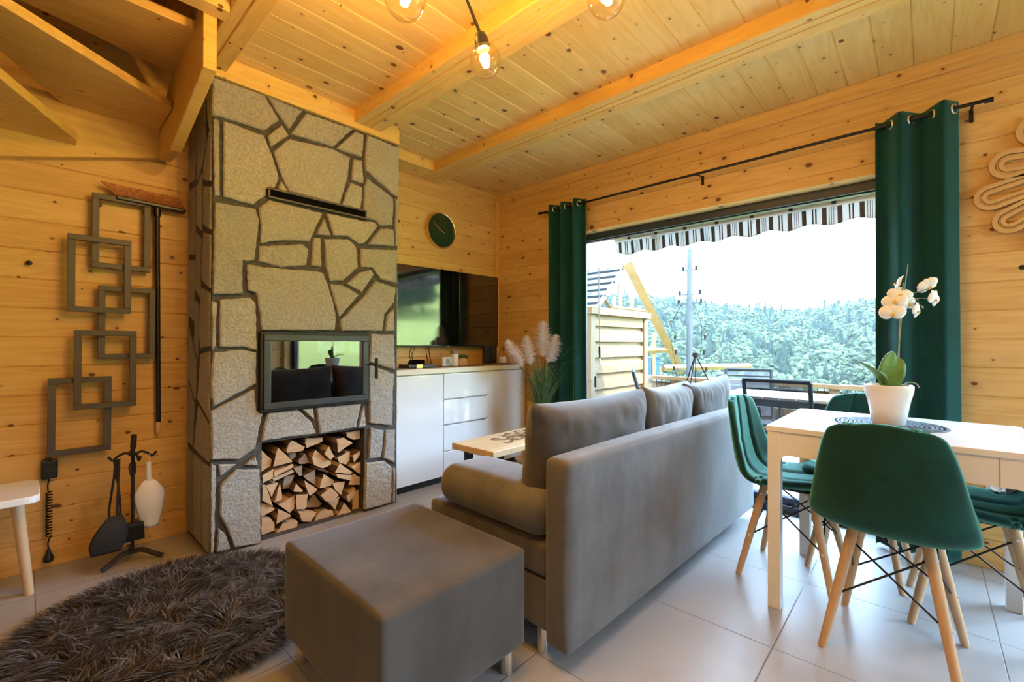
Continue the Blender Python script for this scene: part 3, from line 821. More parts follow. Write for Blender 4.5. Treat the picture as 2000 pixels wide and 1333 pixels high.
for s_ in (-1, 1):
    TB(smooth_path([(0.302+0.005*s_, 2.904, 0.44), (0.302+0.012*s_, 2.904, 0.38), (0.30+0.021*s_, 2.904, 0.27), (0.30+0.012*s_, 2.904, 0.22)]), 0.005, 8).build('arm', 'black_iron', tong, smooth=50)
shv = thing('fire_shovel', 'black iron ash shovel with broad rounded pan on the tool stand', 'shovel', (0.30, 2.87, 0.3))
TB([(0.312, 2.875, 0.53), (0.305, 2.87, 0.24)], 0.005, 8).build('handle', 'black_iron', shv, smooth=50)
def pan(u, v_):
    a = (u-0.5)*2
    wdt = 0.026+0.042*math.sin(min(1, v_*1.5)*math.pi/2)
    if v_ > 0.75: wdt *= 1-0.25*(v_-0.75)/0.25
    return (0.298+a*wdt-0.035*v_, 2.868-0.012*(1-a*a)*math.sin(v_*math.pi)-0.02*v_, 0.26-0.165*v_)
MB().grid(pan, 12, 14).build('pan', 'black_iron', shv, smooth=True, solid=0.003)
fbz = thing('hearth_brush', 'black hearth brush with square head low on the tool stand', 'brush', (0.372, 2.885, 0.2))
TB([(0.365, 2.892, 0.50), (0.368, 2.886, 0.20)], 0.006, 8).build('handle', 'black_iron', fbz, smooth=50)
TB(smooth_path([(0.36, 2.892, 0.50), (0.352, 2.892, 0.48), (0.358, 2.892, 0.44), (0.366, 2.892, 0.43), (0.374, 2.892, 0.45), (0.374, 2.892, 0.49), (0.366, 2.892, 0.51)]), 0.004, 8).build('hanging_loop', 'black_iron', fbz, smooth=50)
hb = MB()
for i in range(14):
    for j in range(7):
        x = -0.033+i*0.0051; y = -0.016+j*0.0053
        hb.tube([(0.37+x, 2.884+y, 0.19), (0.37+x*1.12, 2.884+y*1.2, 0.12)], 0.0032, 4)
hb.build('bristles', 'black_iron', fbz)
BX(0.334, 0.406, 2.864, 2.904, 0.185, 0.205).build('brush_block', 'black_iron', fbz, bevel=0.005)
dp = thing('dustpan', 'white scoop hanging by a cord on the right of the tool stand', 'scoop', (0.43, 2.89, 0.3))
TB([(0.432, 2.893, 0.538), (0.428, 2.893, 0.49)], 0.0018, 6).build('hanging_cord', 'white_plastic', dp)
TB([(0.426, 2.893, 0.492), (0.428, 2.89, 0.40)], [0.011, 0.012], 12).build('handle', 'white_plastic', dp, smooth=50)
def scoop(u, v_):
    a = (u-0.5)*2
    if v_ < 0.3: wdt = lerp(0.014, 0.062, (v_/0.3)**0.7)
    else: wdt = lerp(0.062, 0.030, ((v_-0.3)/0.7)**1.6)
    return (0.428+0.008*v_+a*wdt, 2.888-0.03*(1-a*a)*math.sin(min(1, v_*1.2)*math.pi*0.8), 0.405-0.24*v_)
MB().grid(scoop, 14, 16).build('pan', 'white_plastic', dp, smooth=True, solid=0.004)

# ------------------------------------------------------------------ white stool at the left edge
stl = thing('stool', 'low stool with white rounded top and bare wood legs at left edge', 'stool', (-0.17, 2.86, 0))
def rrect(x0, x1, y0, y1, r, n=6):
    out = []
    for cx_, cy_, a0 in ((x1-r, y1-r, 0), (x0+r, y1-r, 90), (x0+r, y0+r, 180), (x1-r, y0+r, 270)):
        for k in range(n+1):
            a = R(a0+90*k/n); out.append((cx_+r*math.cos(a), cy_+r*math.sin(a)))
    return out
MB().prism(rrect(-0.40, 0.047, 2.69, 3.03, 0.045), lambda a, b, d: (a, b, d), 0.432, 0.462).build('seat', 'white_lacquer', stl, bevel=0.004)
for lx, ly, tx, ty in ((0.02, 2.872-0.13, -0.02, 2.76), (0.02, 2.98, -0.02, 2.96), (-0.37, 2.73, -0.33, 2.76), (-0.37, 2.98, -0.33, 2.96)):
    if lx > 0 and ly < 2.8: lx, ly, tx, ty = 0.018, 2.868, -0.022, 2.845
    if lx > 0 and ly > 2.95: lx, ly, tx, ty = -0.15, 3.02, -0.16, 2.98
    TB([(lx, ly, 0.0), (tx, ty, 0.434)], [0.0165, 0.021], 16).build('leg', 'beech', stl, smooth=50)

# ------------------------------------------------------------------ oval shaggy rug
rug = thing('fur_rug', 'dark brown shaggy fur rug on the tiles in front of the fireplace', 'rug', (0.44, 2.18, 0))
RC, RA, RB, RT = Vector((0.44, 2.18)), 0.49, 0.465, R(-38)
def rpt(a, s_):
    x, y = RA*s_*math.cos(a), RB*s_*math.sin(a)
    return RC+Vector((x*math.cos(RT)-y*math.sin(RT), x*math.sin(RT)+y*math.cos(RT)))
rb = MB()
ro = [tuple(rpt(2*math.pi*k/64, 0.98)) for k in range(64)]
rb.prism(ro, lambda a, b, d: (a, b, d), 0.001, 0.016)
rb.build('backing', 'rug_base', rug)
fm = MB()
rg = random.Random(11)
NF = 24000
for i in range(NF):
    s_ = math.sqrt(rg.random()); a = rg.random()*2*math.pi
    p = rpt(a, s_)
    cl = Vector((round(p.x/0.042+0.4*nz(p.x*30, p.y*30))*0.042, round(p.y/0.042+0.4*nz(p.y*30, p.x*30, 5))*0.042))   # locks of hair lean together
    ang = 2.4*nz(cl.x*3.1, cl.y*3.1, 1.0)+3.4*nz(cl.x*11, cl.y*11, 4.0)+rg.gauss(0, 0.22)+R(100)
    if s_ > 0.86: ang = math.atan2((p-RC).y, (p-RC).x)+rg.gauss(0, 0.35)
    d = Vector((math.cos(ang), math.sin(ang)))
    L = rg.uniform(0.045, 0.085)
    pull = (cl-p)*0.35
    up = rg.uniform(0.3, 0.75)
    w = rg.uniform(0.0012, 0.0026)
    side = Vector((-d.y, d.x))
    vs = []
    for t, ww in ((0, 1), (0.45, 0.9), (0.8, 0.6), (1, 0.12)):
        q = p+d*(L*t*(0.55+0.6*t))+pull*t
        z = 0.012+L*up*(t-0.45*t*t*1.3)
        vs += [(q.x-side.x*w*ww, q.y-side.y*w*ww, z), (q.x+side.x*w*ww, q.y+side.y*w*ww, z)]
    fm.add(vs, [(0, 1, 3, 2), (2, 3, 5, 4), (4, 5, 7, 6)])
o = fm.build('fur_pile', 'fur', rug, fix=False, smooth=True)
o['kind'] = 'stuff'

# ------------------------------------------------------------------ sofa, ottoman, cushions
SA = R(-1.75)
sf = thing('sofa', 'grey velvet sofa seen from behind with low flat back panel', 'sofa', (1.206, 0.862, 0), SA, local=True)
def soft_box(x0, x1, y0, y1, z0, z1, r, puff=0.0, n=14):
    """box with rounded edges and gently bulging faces"""
    mb = MB()
    cx_, cy_, cz_ = (x0+x1)/2, (y0+y1)/2, (z0+z1)/2
    hx, hy, hz = (x1-x0)/2, (y1-y0)/2, (z1-z0)/2
    def face(fix, sgn, a1, a2):
        H = [hx, hy, hz]
        def f(u, v_):
            p = [0, 0, 0]
            p[fix] = sgn*H[fix]; p[a1] = (u*2-1)*H[a1]; p[a2] = (v_*2-1)*H[a2]
            q = [max(-(H[i]-r), min(H[i]-r, p[i])) for i in range(3)]
            d = Vector([p[i]-q[i] for i in range(3)])
            d = d.normalized()*r if d.length > 1e-9 else d
            w = Vector(q)+d
            if puff:
                k = (1-abs(p[a1]/H[a1])**3)*(1-abs(p[a2]/H[a2])**3)
                w[fix] += sgn*puff*k
            return (cx_+w.x, cy_+w.y, cz_+w.z)
        # crowd samples toward the edges so that the rounding is smooth
        def warp(t): return 0.5-0.5*math.cos(math.pi*t) if True else t
        mb.grid(lambda u, v_: f(warp(u), warp(v_)), n*2, n*2)
    for fix, a1, a2 in ((0, 1, 2), (1, 2, 0), (2, 0, 1)):
        for sgn in (-1, 1): face(fix, sgn, a1, a2)
    return mb
def weld(o):
    bm = bmesh.new(); bm.from_mesh(o.data)
    bmesh.ops.remove_doubles(bm, verts=bm.verts, dist=1e-5)
    bmesh.ops.recalc_face_normals(bm, faces=bm.faces)
    bm.to_mesh(o.data); bm.free()
    o.data.polygons.foreach_set('use_smooth', [True]*len(o.data.polygons))
    return o
weld(soft_box(0, 1.925, 0, 0.105, 0.06, 0.702, 0.022, 0.006).build('backrest', 'grey_velvet', sf))
weld(soft_box(0.012, 1.91, 0.107, 0.79, 0.275, 0.395, 0.02, 0.004).build('seat', 'grey_velvet', sf))
weld(soft_box(0.015, 1.905, 0.107, 0.77, 0.092, 0.272, 0.012, 0.0).build('base', 'grey_velvet', sf))
weld(soft_box(1.80, 1.91, 0.11, 0.75, 0.395, 0.60, 0.03, 0.0).build('armrest', 'grey_velvet', sf))
for lx, ly in ((0.045, 0.145), (0.06, 0.72), (1.86, 0.145), (1.86, 0.72)):
    MB().lathe([(0.021, 0), (0.021, 0.093)], (lx, ly, 0), 24).build('leg', 'chrome', sf, smooth=40)
bo = weld(soft_box(-0.008, 0.30, 0.108, 0.725, 0.397, 0.567, 0.075, 0.004).build('sofa_bolster', 'grey_velvet', None))
bo.matrix_world = Matrix.Translation((1.206, 0.862, 0)) @ Matrix.Rotation(SA, 4, 'Z') @ Matrix.Translation(bo.location)
tag(bo, 'grey velvet roll cushion lying across the near end of the sofa seat', 'bolster')

ot = thing('ottoman', 'square grey velvet ottoman on short chrome legs in front', 'ottoman', (0.872, 1.305, 0), R(-0.8), local=True)
def ob(): return soft_box(-0.268, 0.268, -0.318, 0.318, 0.092, 0.41, 0.014, 0.006)
weld(ob().build('upholstered_body', 'dark_shaded_velvet', ot))
for lx in (-0.225, 0.225):
    for ly in (-0.27, 0.27):
        MB().lathe([(0.021, 0), (0.021, 0.094)], (lx, ly, 0), 24).build('leg', 'chrome', ot, smooth=40)

def pillow(label, w, h, T, loc, rotz, tilt, seed, roll_=0.0, m='grey_velvet'):
    mb = MB()
    def side(sg):
        def f(u, v_):
            a, b = u*2-1, v_*2-1
            a = math.copysign(abs(a)**0.8, a); b = math.copysign(abs(b)**0.8, b)
            k = max(0, (1-a**4)*(1-b**4))
            t = T*0.5*k**0.42
            x = a*w/2*(1-0.07*(1-b*b)*abs(a)); z = b*h/2*(1-0.09*(1-a*a)*abs(b))
            wr = 0.008*nz(a*6+seed, b*3)*k**0.3*(1-k**2*0.7)+0.012*nz(a*2.2+seed, b*2.2, 3)*k
            if b > 0.35: wr += 0.009*nz(a*14+seed, b*2.5+a*3, seed)*((b-0.35)/0.65)**1.3*min(1, 5*(1-abs(b)))
            return (x+0.004*nz(b*5, a*5, seed), sg*(t+wr*(0.3+t*8)), z+h/2)
        return f
    for sg in (-1, 1): mb.grid(side(sg), 44, 36)
    o = weld(mb.build('sofa_cushion', m, None))
    ctr = Vector(o.location)
    o.matrix_world = Matrix.Translation(loc) @ Matrix.Rotation(rotz, 4, 'Z') @ Matrix.Rotation(tilt, 4, 'X') @ Matrix.Rotation(roll_, 4, 'Y') @ Matrix.Translation(ctr)
    return tag(o, label, 'cushion', 'grey back cushions on the sofa')
pillow('wide grey back cushion at the near end of the sofa', 0.80, 0.47, 0.21, (1.63, 1.085, 0.41), SA, R(7), 1.0, 0.0, 'dark_shaded_velvet')
pillow('slumped creased grey cushion in the middle of the sofa back', 0.60, 0.49, 0.2, (2.315, 1.09, 0.396), SA+R(3), R(8), 5.0, R(1))
pillow('grey cushion with pointed corner at the window end of the sofa', 0.60, 0.49, 0.17, (2.835, 1.03, 0.396), SA-R(2), R(5), 9.0, R(-2.5), 'dark_shaded_velvet')

# ------------------------------------------------------------------ coffee table with an inlaid flower
ct = thing('coffee_table', 'low pine coffee table with dark carved flower pattern behind the sofa', 'coffee table', (2.36, 2.07, 0))
BX(1.877, 2.85, 1.883, 2.262, 0.41, 0.45).build('table_top', 'pine_table', ct, bevel=0.004)
for x in (1.975, 2.74):
    l = BX(x-0.035, x+0.035, 1.925, 1.94, 0, 0.41).box(x-0.035, x+0.035, 2.20, 2.215, 0, 0.41).box(x-0.035, x+0.035, 1.925, 2.215, 0, 0.012).box(x-0.035, x+0.035, 1.925, 2.215, 0.40, 0.412)
    l.build('leg_frame', 'black_metal', ct, bevel=0.002)
il = MB()
def stroke(pts, w, z=0.4508):
    pts = smooth_path([(x, y, 0) for x, y in pts], 5)
    n = len(pts)
    vs = []
    for i, p in enumerate(pts):
        d = (pts[min(i+1, n-1)]-pts[max(i-1, 0)]).normalized(); s_ = Vector((-d.y, d.x, 0))
        ww = 1.7*w*(0.35+0.65*math.sin(math.pi*(0.08+0.84*i/(n-1))))
        vs += [(p.x-s_.x*ww, p.y-s_.y*ww, z), (p.x+s_.x*ww, p.y+s_.y*ww, z)]
    il.add(vs, [(2*i, 2*i+1, 2*i+3, 2*i+2) for i in range(n-1)])
fc = Vector((2.42, 2.075))
for k in range(6):
    a = R(60*k+10)
    c, s_ = math.cos(a), math.sin(a)
    def loc_(u, v_): return (fc.x+1.25*(u*c-v_*s_), fc.y+0.85*(u*s_+v_*c))
    for sg in (-1, 1):
        stroke([loc_(0.03, 0.01*sg), loc_(0.07, 0.022*sg), loc_(0.12, 0.05*sg), loc_(0.155, 0.045*sg), loc_(0.165, 0.022*sg), loc_(0.145, 0.012*sg), loc_(0.125, 0.022*sg)], 0.008)
    stroke([loc_(0.03, 0.0), loc_(0.10, 0.0)], 0.007)
for sg in (-1, 1):
    stroke([(fc.x+sg*0.20, fc.y-0.02), (fc.x+sg*0.27, fc.y+0.02), (fc.x+sg*0.30, fc.y+0.06), (fc.x+sg*0.26, fc.y+0.08), (fc.x+sg*0.24, fc.y+0.05)], 0.008)
    stroke([(fc.x+sg*0.20, fc.y-0.02), (fc.x+sg*0.25, fc.y-0.07), (fc.x+sg*0.30, fc.y-0.08), (fc.x+sg*0.30, fc.y-0.04)], 0.008)
il.build('flower_inlay', 'inlay', ct)

# ------------------------------------------------------------------ white sideboard
sb = thing('sideboard', 'long white high gloss sideboard with doors and drawers under the television', 'sideboard', (2.45, 2.95, 0))
SY = 2.76
BX(1.752, 3.166, SY-0.004, 3.14, 0.862, 0.90).build('worktop', 'cream_board', sb, bevel=0.002)
BX(1.755, 3.13, SY+0.03, 3.13, 0.06, 0.86).build('carcass', 'white_lacquer', sb)
BX(3.133, 3.166, SY-0.002, 3.14, 0.0, 0.862).build('side_panel', 'cream_board', sb, bevel=0.002)
BX(1.76, 3.13, SY+0.05, 3.10, 0.0, 0.062).build('plinth', 'black_plastic', sb)
BX(1.755, 2.203, SY, SY+0.02, 0.062, 0.855).build('door', 'white_gloss', sb, bevel=0.002)
BX(2.694, 3.128, SY, SY+0.02, 0.062, 0.855).build('door', 'white_gloss', sb, bevel=0.002)
for z0, z1 in ((0.062, 0.247), (0.253, 0.449), (0.461, 0.647), (0.659, 0.855)):
    d = BX(2.211, 2.688, SY, SY+0.02, z0, z1).build('drawer_front', 'white_gloss', sb, bevel=0.002)
    if z1 > 0.4 and z1 < 0.8: BX(2.66, 2.686, SY-0.003, SY+0.001, z1-0.012, z1+0.008).build('edge_clip', 'white_plastic', d)

# ------------------------------------------------------------------ television and clock
tv = thing('television', 'large black flat television on the wall reflecting the garden', 'television', (2.52, 3.10, 1.40), R(-2.2), local=True)
BX(-0.60, 0.60, -0.012, 0.026, -0.335, 0.335).build('housing', 'black_plastic', tv, bevel=0.004)
BX(-0.594, 0.594, -0.0145, -0.011, -0.322, 0.329).build('screen', 'tv_panel', tv)
BX(-0.14, 0.14, 0.024, 0.05, -0.15, 0.15).build('wall_mount', 'black_metal', tv)
text('LG', 'brand_mark', 'white_ink', tv, 0.02, Matrix.Translation((0.0, -0.0135, -0.3275)) @ Matrix.Rotation(R(90), 4, 'X'))
ck = thing('wall_clock', 'round dark green wall clock with thin gold rim above television', 'clock', (2.476, 3.14, 2.085))
RY = Matrix.Translation((2.476, YA, 2.085)) @ Matrix.Rotation(R(90), 4, 'X')
MB().lathe([(0.152, 0.0), (0.1555, 0.002), (0.1555, 0.034), (0.1525, 0.037), (0.1465, 0.034), (0.1465, 0.02)], n=72, M=RY).build('rim', 'gold', ck, smooth=30)
MB().lathe([(0.0, 0.022), (0.147, 0.022), (0.147, 0.004), (0.0, 0.004)], n=72, M=RY).build('dial', 'clock_green', ck)
for a, L, w in ((R(151), 0.088, 0.0024), (R(143), 0.115, 0.0017)):
    ca, sa = math.cos(a), math.sin(a)
    TB([(2.476-ca*0.035, YA-0.026, 2.085-sa*0.035), (2.476+ca*L, YA-0.026, 2.085+sa*L)], w, 6).build('hand', 'gold', ck)
MB().lathe([(0.0, 0.03), (0.006, 0.03), (0.006, 0.02)], n=20, M=RY).build('hub', 'gold', ck)

# ------------------------------------------------------------------ things on the sideboard
ZT = 0.90
o = BX(1.80, 2.93, 2.84, 3.05, ZT, ZT+0.0025).build('table_runner', 'runner_cloth'); tag(o, 'narrow brown runner cloth along the sideboard top', 'runner')
bx = thing('set_top_box', 'flat black receiver box on the sideboard by the chimney', 'receiver', (2.10, 2.94, ZT))
BX(1.97, 2.225, 2.88, 3.02, ZT+0.004, ZT+0.03).build('housing', 'black_plastic', bx, bevel=0.004)
o = BX(2.035, 2.09, 2.872, 2.881, ZT+0.003, ZT+0.03).build('display', 'gold', bx)
kb = thing('cable_bundle', 'tangle of black cables lying on the receiver under the television', 'cable', (2.10, 2.95, ZT+0.03))
for i in range(5):
    pts = []
    rg = random.Random(40+i)
    for k in range(9):
        pts.append((2.09+rg.uniform(-0.075, 0.075), 2.95+rg.uniform(-0.035, 0.035), ZT+0.036+rg.uniform(0, 0.026)))
    TB(smooth_path(pts, 5), 0.005, 6).build('cable_loop', 'cable_black', kb, smooth=True)
cb = thing('hanging_cables', 'thin black cables hanging from the television down to the receiver', 'cable', (2.12, 3.08, ZT+0.03))
for xa, xb, yb in ((2.17, 2.08, 2.98), (2.20, 2.10, 3.0), (2.30, 2.29, 3.06), (2.33, 2.32, 3.06)):
    TB(smooth_path([(xa, 3.118, 1.08), (lerp(xa, xb, 0.5), 3.10, 1.0), (xb, yb, ZT+0.03 if xb < 2.2 else ZT+0.006)]), 0.003, 6).build('cable', 'cable_black', cb, smooth=True)
js = thing('portable_speaker', 'small pale square portable speaker with dark lettering on the sideboard', 'speaker', (2.372, 2.93, ZT), R(8), local=True)
o = soft_box(-0.06, 0.06, -0.018, 0.018, 0.003, 0.082, 0.014, 0.0, 8).build('housing', 'speaker_mesh', js); weld(o)
text('JBL', 'lettering', 'ink', js, 0.042, Matrix.Translation((0, -0.0185, 0.047)) @ Matrix.Rotation(R(90), 4, 'X'))
text('GO', 'lettering', 'ink', js, 0.027, Matrix.Translation((0.012, -0.0185, 0.022)) @ Matrix.Rotation(R(90), 4, 'X'))
cn = thing('tall_canister', 'slim white canister with grey lid beside the portable speaker', 'canister', (2.475, 2.95, ZT))
MB().lathe([(0.0, 0.0026), (0.034, 0.0026), (0.035, 0.006), (0.035, 0.104), (0.0, 0.104)], (2.475, 2.95, ZT), 28).build('body', 'white_plastic', cn, smooth=40)
MB().lathe([(0.035, 0.104), (0.035, 0.128), (0.031, 0.133), (0.0, 0.133)], (2.475, 2.95, ZT), 28).build('lid', 'grey_cap', cn, smooth=40)
pt = thing('potted_succulent', 'small green succulent in a terracotta coloured pot on the sideboard', 'potted plant', (2.565, 2.96, ZT))
MB().lathe([(0.0, 0.0026), (0.044, 0.0026), (0.047, 0.006), (0.047, 0.068), (0.042, 0.068), (0.042, 0.058), (0.0, 0.056)], (2.565, 2.96, ZT), 28).build('pot', 'terracotta', pt, smooth=40)
lf = MB()
for i in range(26):
    a = i*2.4; r = 0.004+0.0012*i; el = R(80-2.3*i)
    d = Vector((math.cos(a)*math.cos(el), math.sin(a)*math.cos(el), math.sin(el)))
    b = Vector((2.565+math.cos(a)*r, 2.96+math.sin(a)*r, ZT+0.058))
    lf.tube([b, b+d*0.018, b+d*0.036, b+d*0.046], [0.005, 0.0075, 0.005, 0.0008], 6)
lf.build('leaves', 'succulent', pt, smooth=True)
rt_ = thing('network_router', 'upright black router box behind the candle jar at the corner', 'router', (2.93, 2.99, ZT))
BX(2.865, 2.945, 2.985, 3.02, ZT, ZT+0.175).build('housing', 'black_plastic', rt_, bevel=0.004)
BX(2.955, 3.03, 2.99, 3.03, ZT, ZT+0.17).build('side_unit', 'black_plastic', rt_, bevel=0.006)
sv = thing('serving_board', 'dark wooden serving board lying under the candle jar', 'serving board', (2.97, 2.87, ZT))
MB().prism(rrect(2.80, 3.12, 2.80, 2.955, 0.04), lambda a, b, d: (a, b, d), ZT+0.0026, ZT+0.012).build('board', 'board_wood', sv, bevel=0.002)
cj = thing('candle_jar', 'glass candle jar with cream wax on the serving board', 'candle', (2.985, 2.88, ZT+0.012))
MB().lathe([(0.0, 0.0), (0.041, 0.0), (0.044, 0.004), (0.044, 0.066), (0.036, 0.078), (0.036, 0.092), (0.034, 0.092), (0.034, 0.078), (0.0415, 0.065), (0.0415, 0.006), (0.0, 0.005)], (2.985, 2.88, ZT+0.012), 32).build('jar', 'jar_glass', cj, smooth=40)
MB().lathe([(0.0, 0.006), (0.0405, 0.006), (0.0405, 0.058), (0.0, 0.058)], (2.985, 2.88, ZT+0.012), 28).build('wax', 'candle_wax', cj, smooth=40)
TB([(2.985, 2.88, ZT+0.07), (2.985, 2.88, ZT+0.08)], 0.001, 5).build('wick', 'ink', cj)

# ------------------------------------------------------------------ pampas grass in a vase on a low pine stand
sd_ = thing('plant_stand', 'low pine stand on the floor in the corner by the sideboard', 'plant stand', (2.98, 2.45, 0))
for i in range(3):
    BX(2.80, 3.09, 2.28+i*0.095, 2.365+i*0.095, 0.115, 0.14).build('top_board', 'pine_table', sd_, bevel=0.002)
for x in (2.815, 3.04):
    for y in (2.29, 2.51):
        BX(x, x+0.035, y, y+0.035, 0, 0.115).build('leg', 'pine_table', sd_)
pv = thing('pampas_vase', 'white and blush pampas plumes with long green grass in a vase', 'vase arrangement', (2.93, 2.36, 0.14))
VC = Vector((2.93, 2.36, 0.14))
MB().lathe([(0.0, 0.0), (0.05, 0.0), (0.075, 0.05), (0.08, 0.14), (0.06, 0.26), (0.04, 0.34), (0.042, 0.37), (0.037, 0.37), (0.035, 0.34), (0.0, 0.30)], VC, 32).build('vase', 'ceramic', pv, smooth=40)
rg = random.Random(5)
def plume(pts, wid, seed, nS=1300):
    rg = random.Random(seed)
    pts = smooth_path(pts, 10)
    n = len(pts)
    TB(pts, 0.0016, 5).build('plume_stem', 'plant_stem', pv)
    mb = MB()
    for i in range(nS):
        t = rg.random()**0.85
        tt = t*(n-1); k = min(int(tt), n-2); p = pts[k].lerp(pts[k+1], tt-k)
        d = (pts[k+1]-pts[k]).normalized()
        a = rg.random()*2*math.pi
        r1 = d.orthogonal().normalized(); r2_ = d.cross(r1)
        out = r1*math.cos(a)+r2_*math.sin(a)
        W = wid*(math.sin(math.pi*min(1, 0.12+0.86*t))**0.6)*rg.uniform(0.35, 1.15)
        w = 0.0009
        e1 = p+out*W*0.6+d*0.02
        e2 = p+out*W*1.05+d*0.032-Vector((0, 0, 0.010))
        sd2 = d.cross(out)*w+d*w*0.5
        mb.add([p-sd2, p+sd2, e1-sd2*1.2, e1+sd2*1.2, e2-sd2*0.6, e2+sd2*0.6], [(0, 1, 3, 2), (2, 3, 5, 4)])
    return mb.build('plume', 'plume', pv, fix=False)
plume([(2.80, 2.46, 0.90), (2.757, 2.50, 1.0), (2.716, 2.549, 1.105)], 0.066, 1)
plume([(2.855, 2.42, 0.915), (2.84, 2.435, 1.02), (2.832, 2.452, 1.14)], 0.064, 2)
plume([(2.93, 2.35, 0.98), (2.928, 2.352, 1.11), (2.925, 2.352, 1.262)], 0.078, 3, 1600)
plume([(2.955, 2.325, 0.93), (2.985, 2.295, 1.03), (3.0, 2.272, 1.15)], 0.068, 4)
gb = MB()
for i in range(480):
    a = rg.gauss(0, 1); b_ = rg.gauss(0, 1)
    tip = VC+Vector((rg.gauss(0.02, 0.10), rg.gauss(0.02, 0.10), rg.uniform(0.50, 0.86)))
    base = VC+Vector((rg.uniform(-.02, .02), rg.uniform(-.02, .02), 0.3))
    tip.x = min(tip.x, 3.03)
    mid = base.lerp(tip, 0.5)+Vector((-(tip.x-base.x)*0.15, -(tip.y-base.y)*0.15, 0.02))
    ps = smooth_path([base, mid, tip], 5)
    n = len(ps)
    sdv = Vector((0.68, -0.73, 0))*0.0027 if rg.random() < 0.6 else Vector((0.5, 0.6, 0))*0.0022
    vs = []
    for k, p in enumerate(ps):
        w = 1-(k/(n-1))**2*0.9
        vs += [p-sdv*w, p+sdv*w]
    gb.add(vs, [(2*k, 2*k+1, 2*k+3, 2*k+2) for k in range(n-1)])
o = gb.build('grass_blades', 'grass_blade', pv, fix=False); o['kind'] = 'stuff'
sg_ = MB()
sg_.tube(smooth_path([VC+Vector((0, 0, 0.3)), (2.99, 2.28, 0.86), (3.05, 2.16, 0.95), (3.07, 2.07, 0.97)]), 0.001, 5)
sg_.tube(smooth_path([VC+Vector((0, 0, 0.3)), (2.98, 2.28, 0.88), (3.02, 2.18, 1.02), (3.05, 2.1, 1.08)]), 0.001, 5)
sg_.build('stray_blade', 'grass_blade', pv)

# ------------------------------------------------------------------ curtains on a rod
ZR = 2.25
cr_ = thing('curtain_rod', 'thin black curtain rod running above the wide window', 'curtain rod', (3.10, 1.15, ZR))
TB([(3.10, -0.205, ZR+0.006), (3.10, 2.51, ZR)], 0.0085, 14).build('rod', 'black_metal', cr_, smooth=50)
for y in (-0.205, 2.51):
    s_ = -1 if y < 0 else 1
    TB([(3.10, y, ZR+0.003), (3.10, y+0.03*s_, ZR+0.003)], 0.012, 14).build('end_cap', 'black_metal', cr_, smooth=50)
for y in (-0.165, 1.145, 2.47):
    b = TB([(3.10, y, ZR), (3.185, y, ZR)], 0.005, 8)
    b.box(3.19, XB, y-0.008, y+0.008, ZR-0.05, ZR+0.012)
    b.tube([(3.10, y-0.006, ZR), (3.10, y+0.006, ZR)], 0.0125, 12)
    b.build('bracket', 'black_metal', cr_)
def curtain(label, y0, y1, waves, amp, ph, seed, flare):
    t = thing('curtain', label, 'curtain', (3.10, (y0+y1)/2, 0), group='green velvet curtains')
    ztop = 2.292
    def f(u, v_):
        z = 0.02+(ztop-0.02)*v_
        k = 1-v_
        y = lerp(y0, y1, u)+flare*k*(u-0.5)*2+0.012*nz(u*4+seed, z*0.8)*k
        th = ph+u*waves*2*math.pi
        a = amp*(1-0.25*k)+0.012*nz(u*6+seed, z*0.5)
        x = 3.10+a*math.sin(th+0.5*nz(z*0.6, seed)*k)+0.014*nz(u*9, z*0.35+seed)*k
        y += 0.003*math.sin(2*th)
        return (min(x, 3.168), y, z)
    MB().grid(f, 110, 60).build('drape', 'curtain_velvet', t, smooth=True, solid=0.004)
    n = int(waves*2)
    for j in range(n):
        # the rod crosses the cloth where the fold passes through the middle
        th = (j+1)*math.pi
        u = (th-ph)/(waves*2*math.pi)
        while u > 1: u -= 1/(waves)
        if u < 0.02: continue
        y = lerp(y0, y1, u)
        sgn = 1 if round(th/math.pi) % 2 == 0 else -1
        ring = MB()
        ang = math.atan2(sgn*amp*waves*2*math.pi/(y1-y0), 1.0)
        def rr(uu, vv):
            a, b = uu*2*math.pi, vv*2*math.pi
            R_, r_ = 0.022, 0.0042
            return ((R_+r_*math.cos(b))*math.cos(a), r_*1.3*math.sin(b), (R_+r_*math.cos(b))*math.sin(a))
        ring.grid(rr, 28, 9, closeu=True)
        Mx = Matrix.Translation((3.10, y, ZR+0.002)) @ Matrix.Rotation(math.pi/2-ang, 4, 'Z')
        ring.v = [tuple(Mx @ Vector(p)) for p in ring.v]
        ring.build('eyelet', 'chrome', t, smooth=True)
    return t
curtain('green velvet curtain gathered at the left of the window', 2.055, 2.43, 3.0, 0.042, 0.4, 3.0, 0.012)
curtain('green velvet curtain gathered at the right of the window behind the orchid', -0.115, 0.205, 2.0, 0.05, 2.6, 8.0, 0.003)

# ------------------------------------------------------------------ dining table, placemat, orchid
TX0, TX1, TY0, TY1, TZ = 2.10, 2.785, -0.285, 0.495, 0.752
tb = thing('dining_table', 'white square dining table with straight legs by the window', 'dining table', ((TX0+TX1)/2, (TY0+TY1)/2, 0))
BX(TX0, TX1, TY0, TY1, TZ-0.022, TZ).build('table_top', 'white_lacquer', tb, bevel=0.0025)
for x, side in ((TX0+0.006, 0), (TX1-0.026, 1)):
    # apron boards whose lower corners curve into the legs
    ap = [(TY0+0.05, 0.735), (TY1-0.05, 0.735), (TY1-0.05, 0.60), (TY1-0.054, 0.62), (TY1-0.062, 0.632), (TY1-0.075, 0.636), (TY0+0.075, 0.636), (TY0+0.062, 0.632), (TY0+0.054, 0.62), (TY0+0.05, 0.60)]
    MB().prism(ap, lambda a, b, d: (d, a, b), x, x+0.02).build('apron', 'white_lacquer', tb)
    BX(x-0.0006, x+0.002, TY0+0.115, TY0+0.117, 0.637, 0.729).build('apron_joint', 'grey_cap', tb)
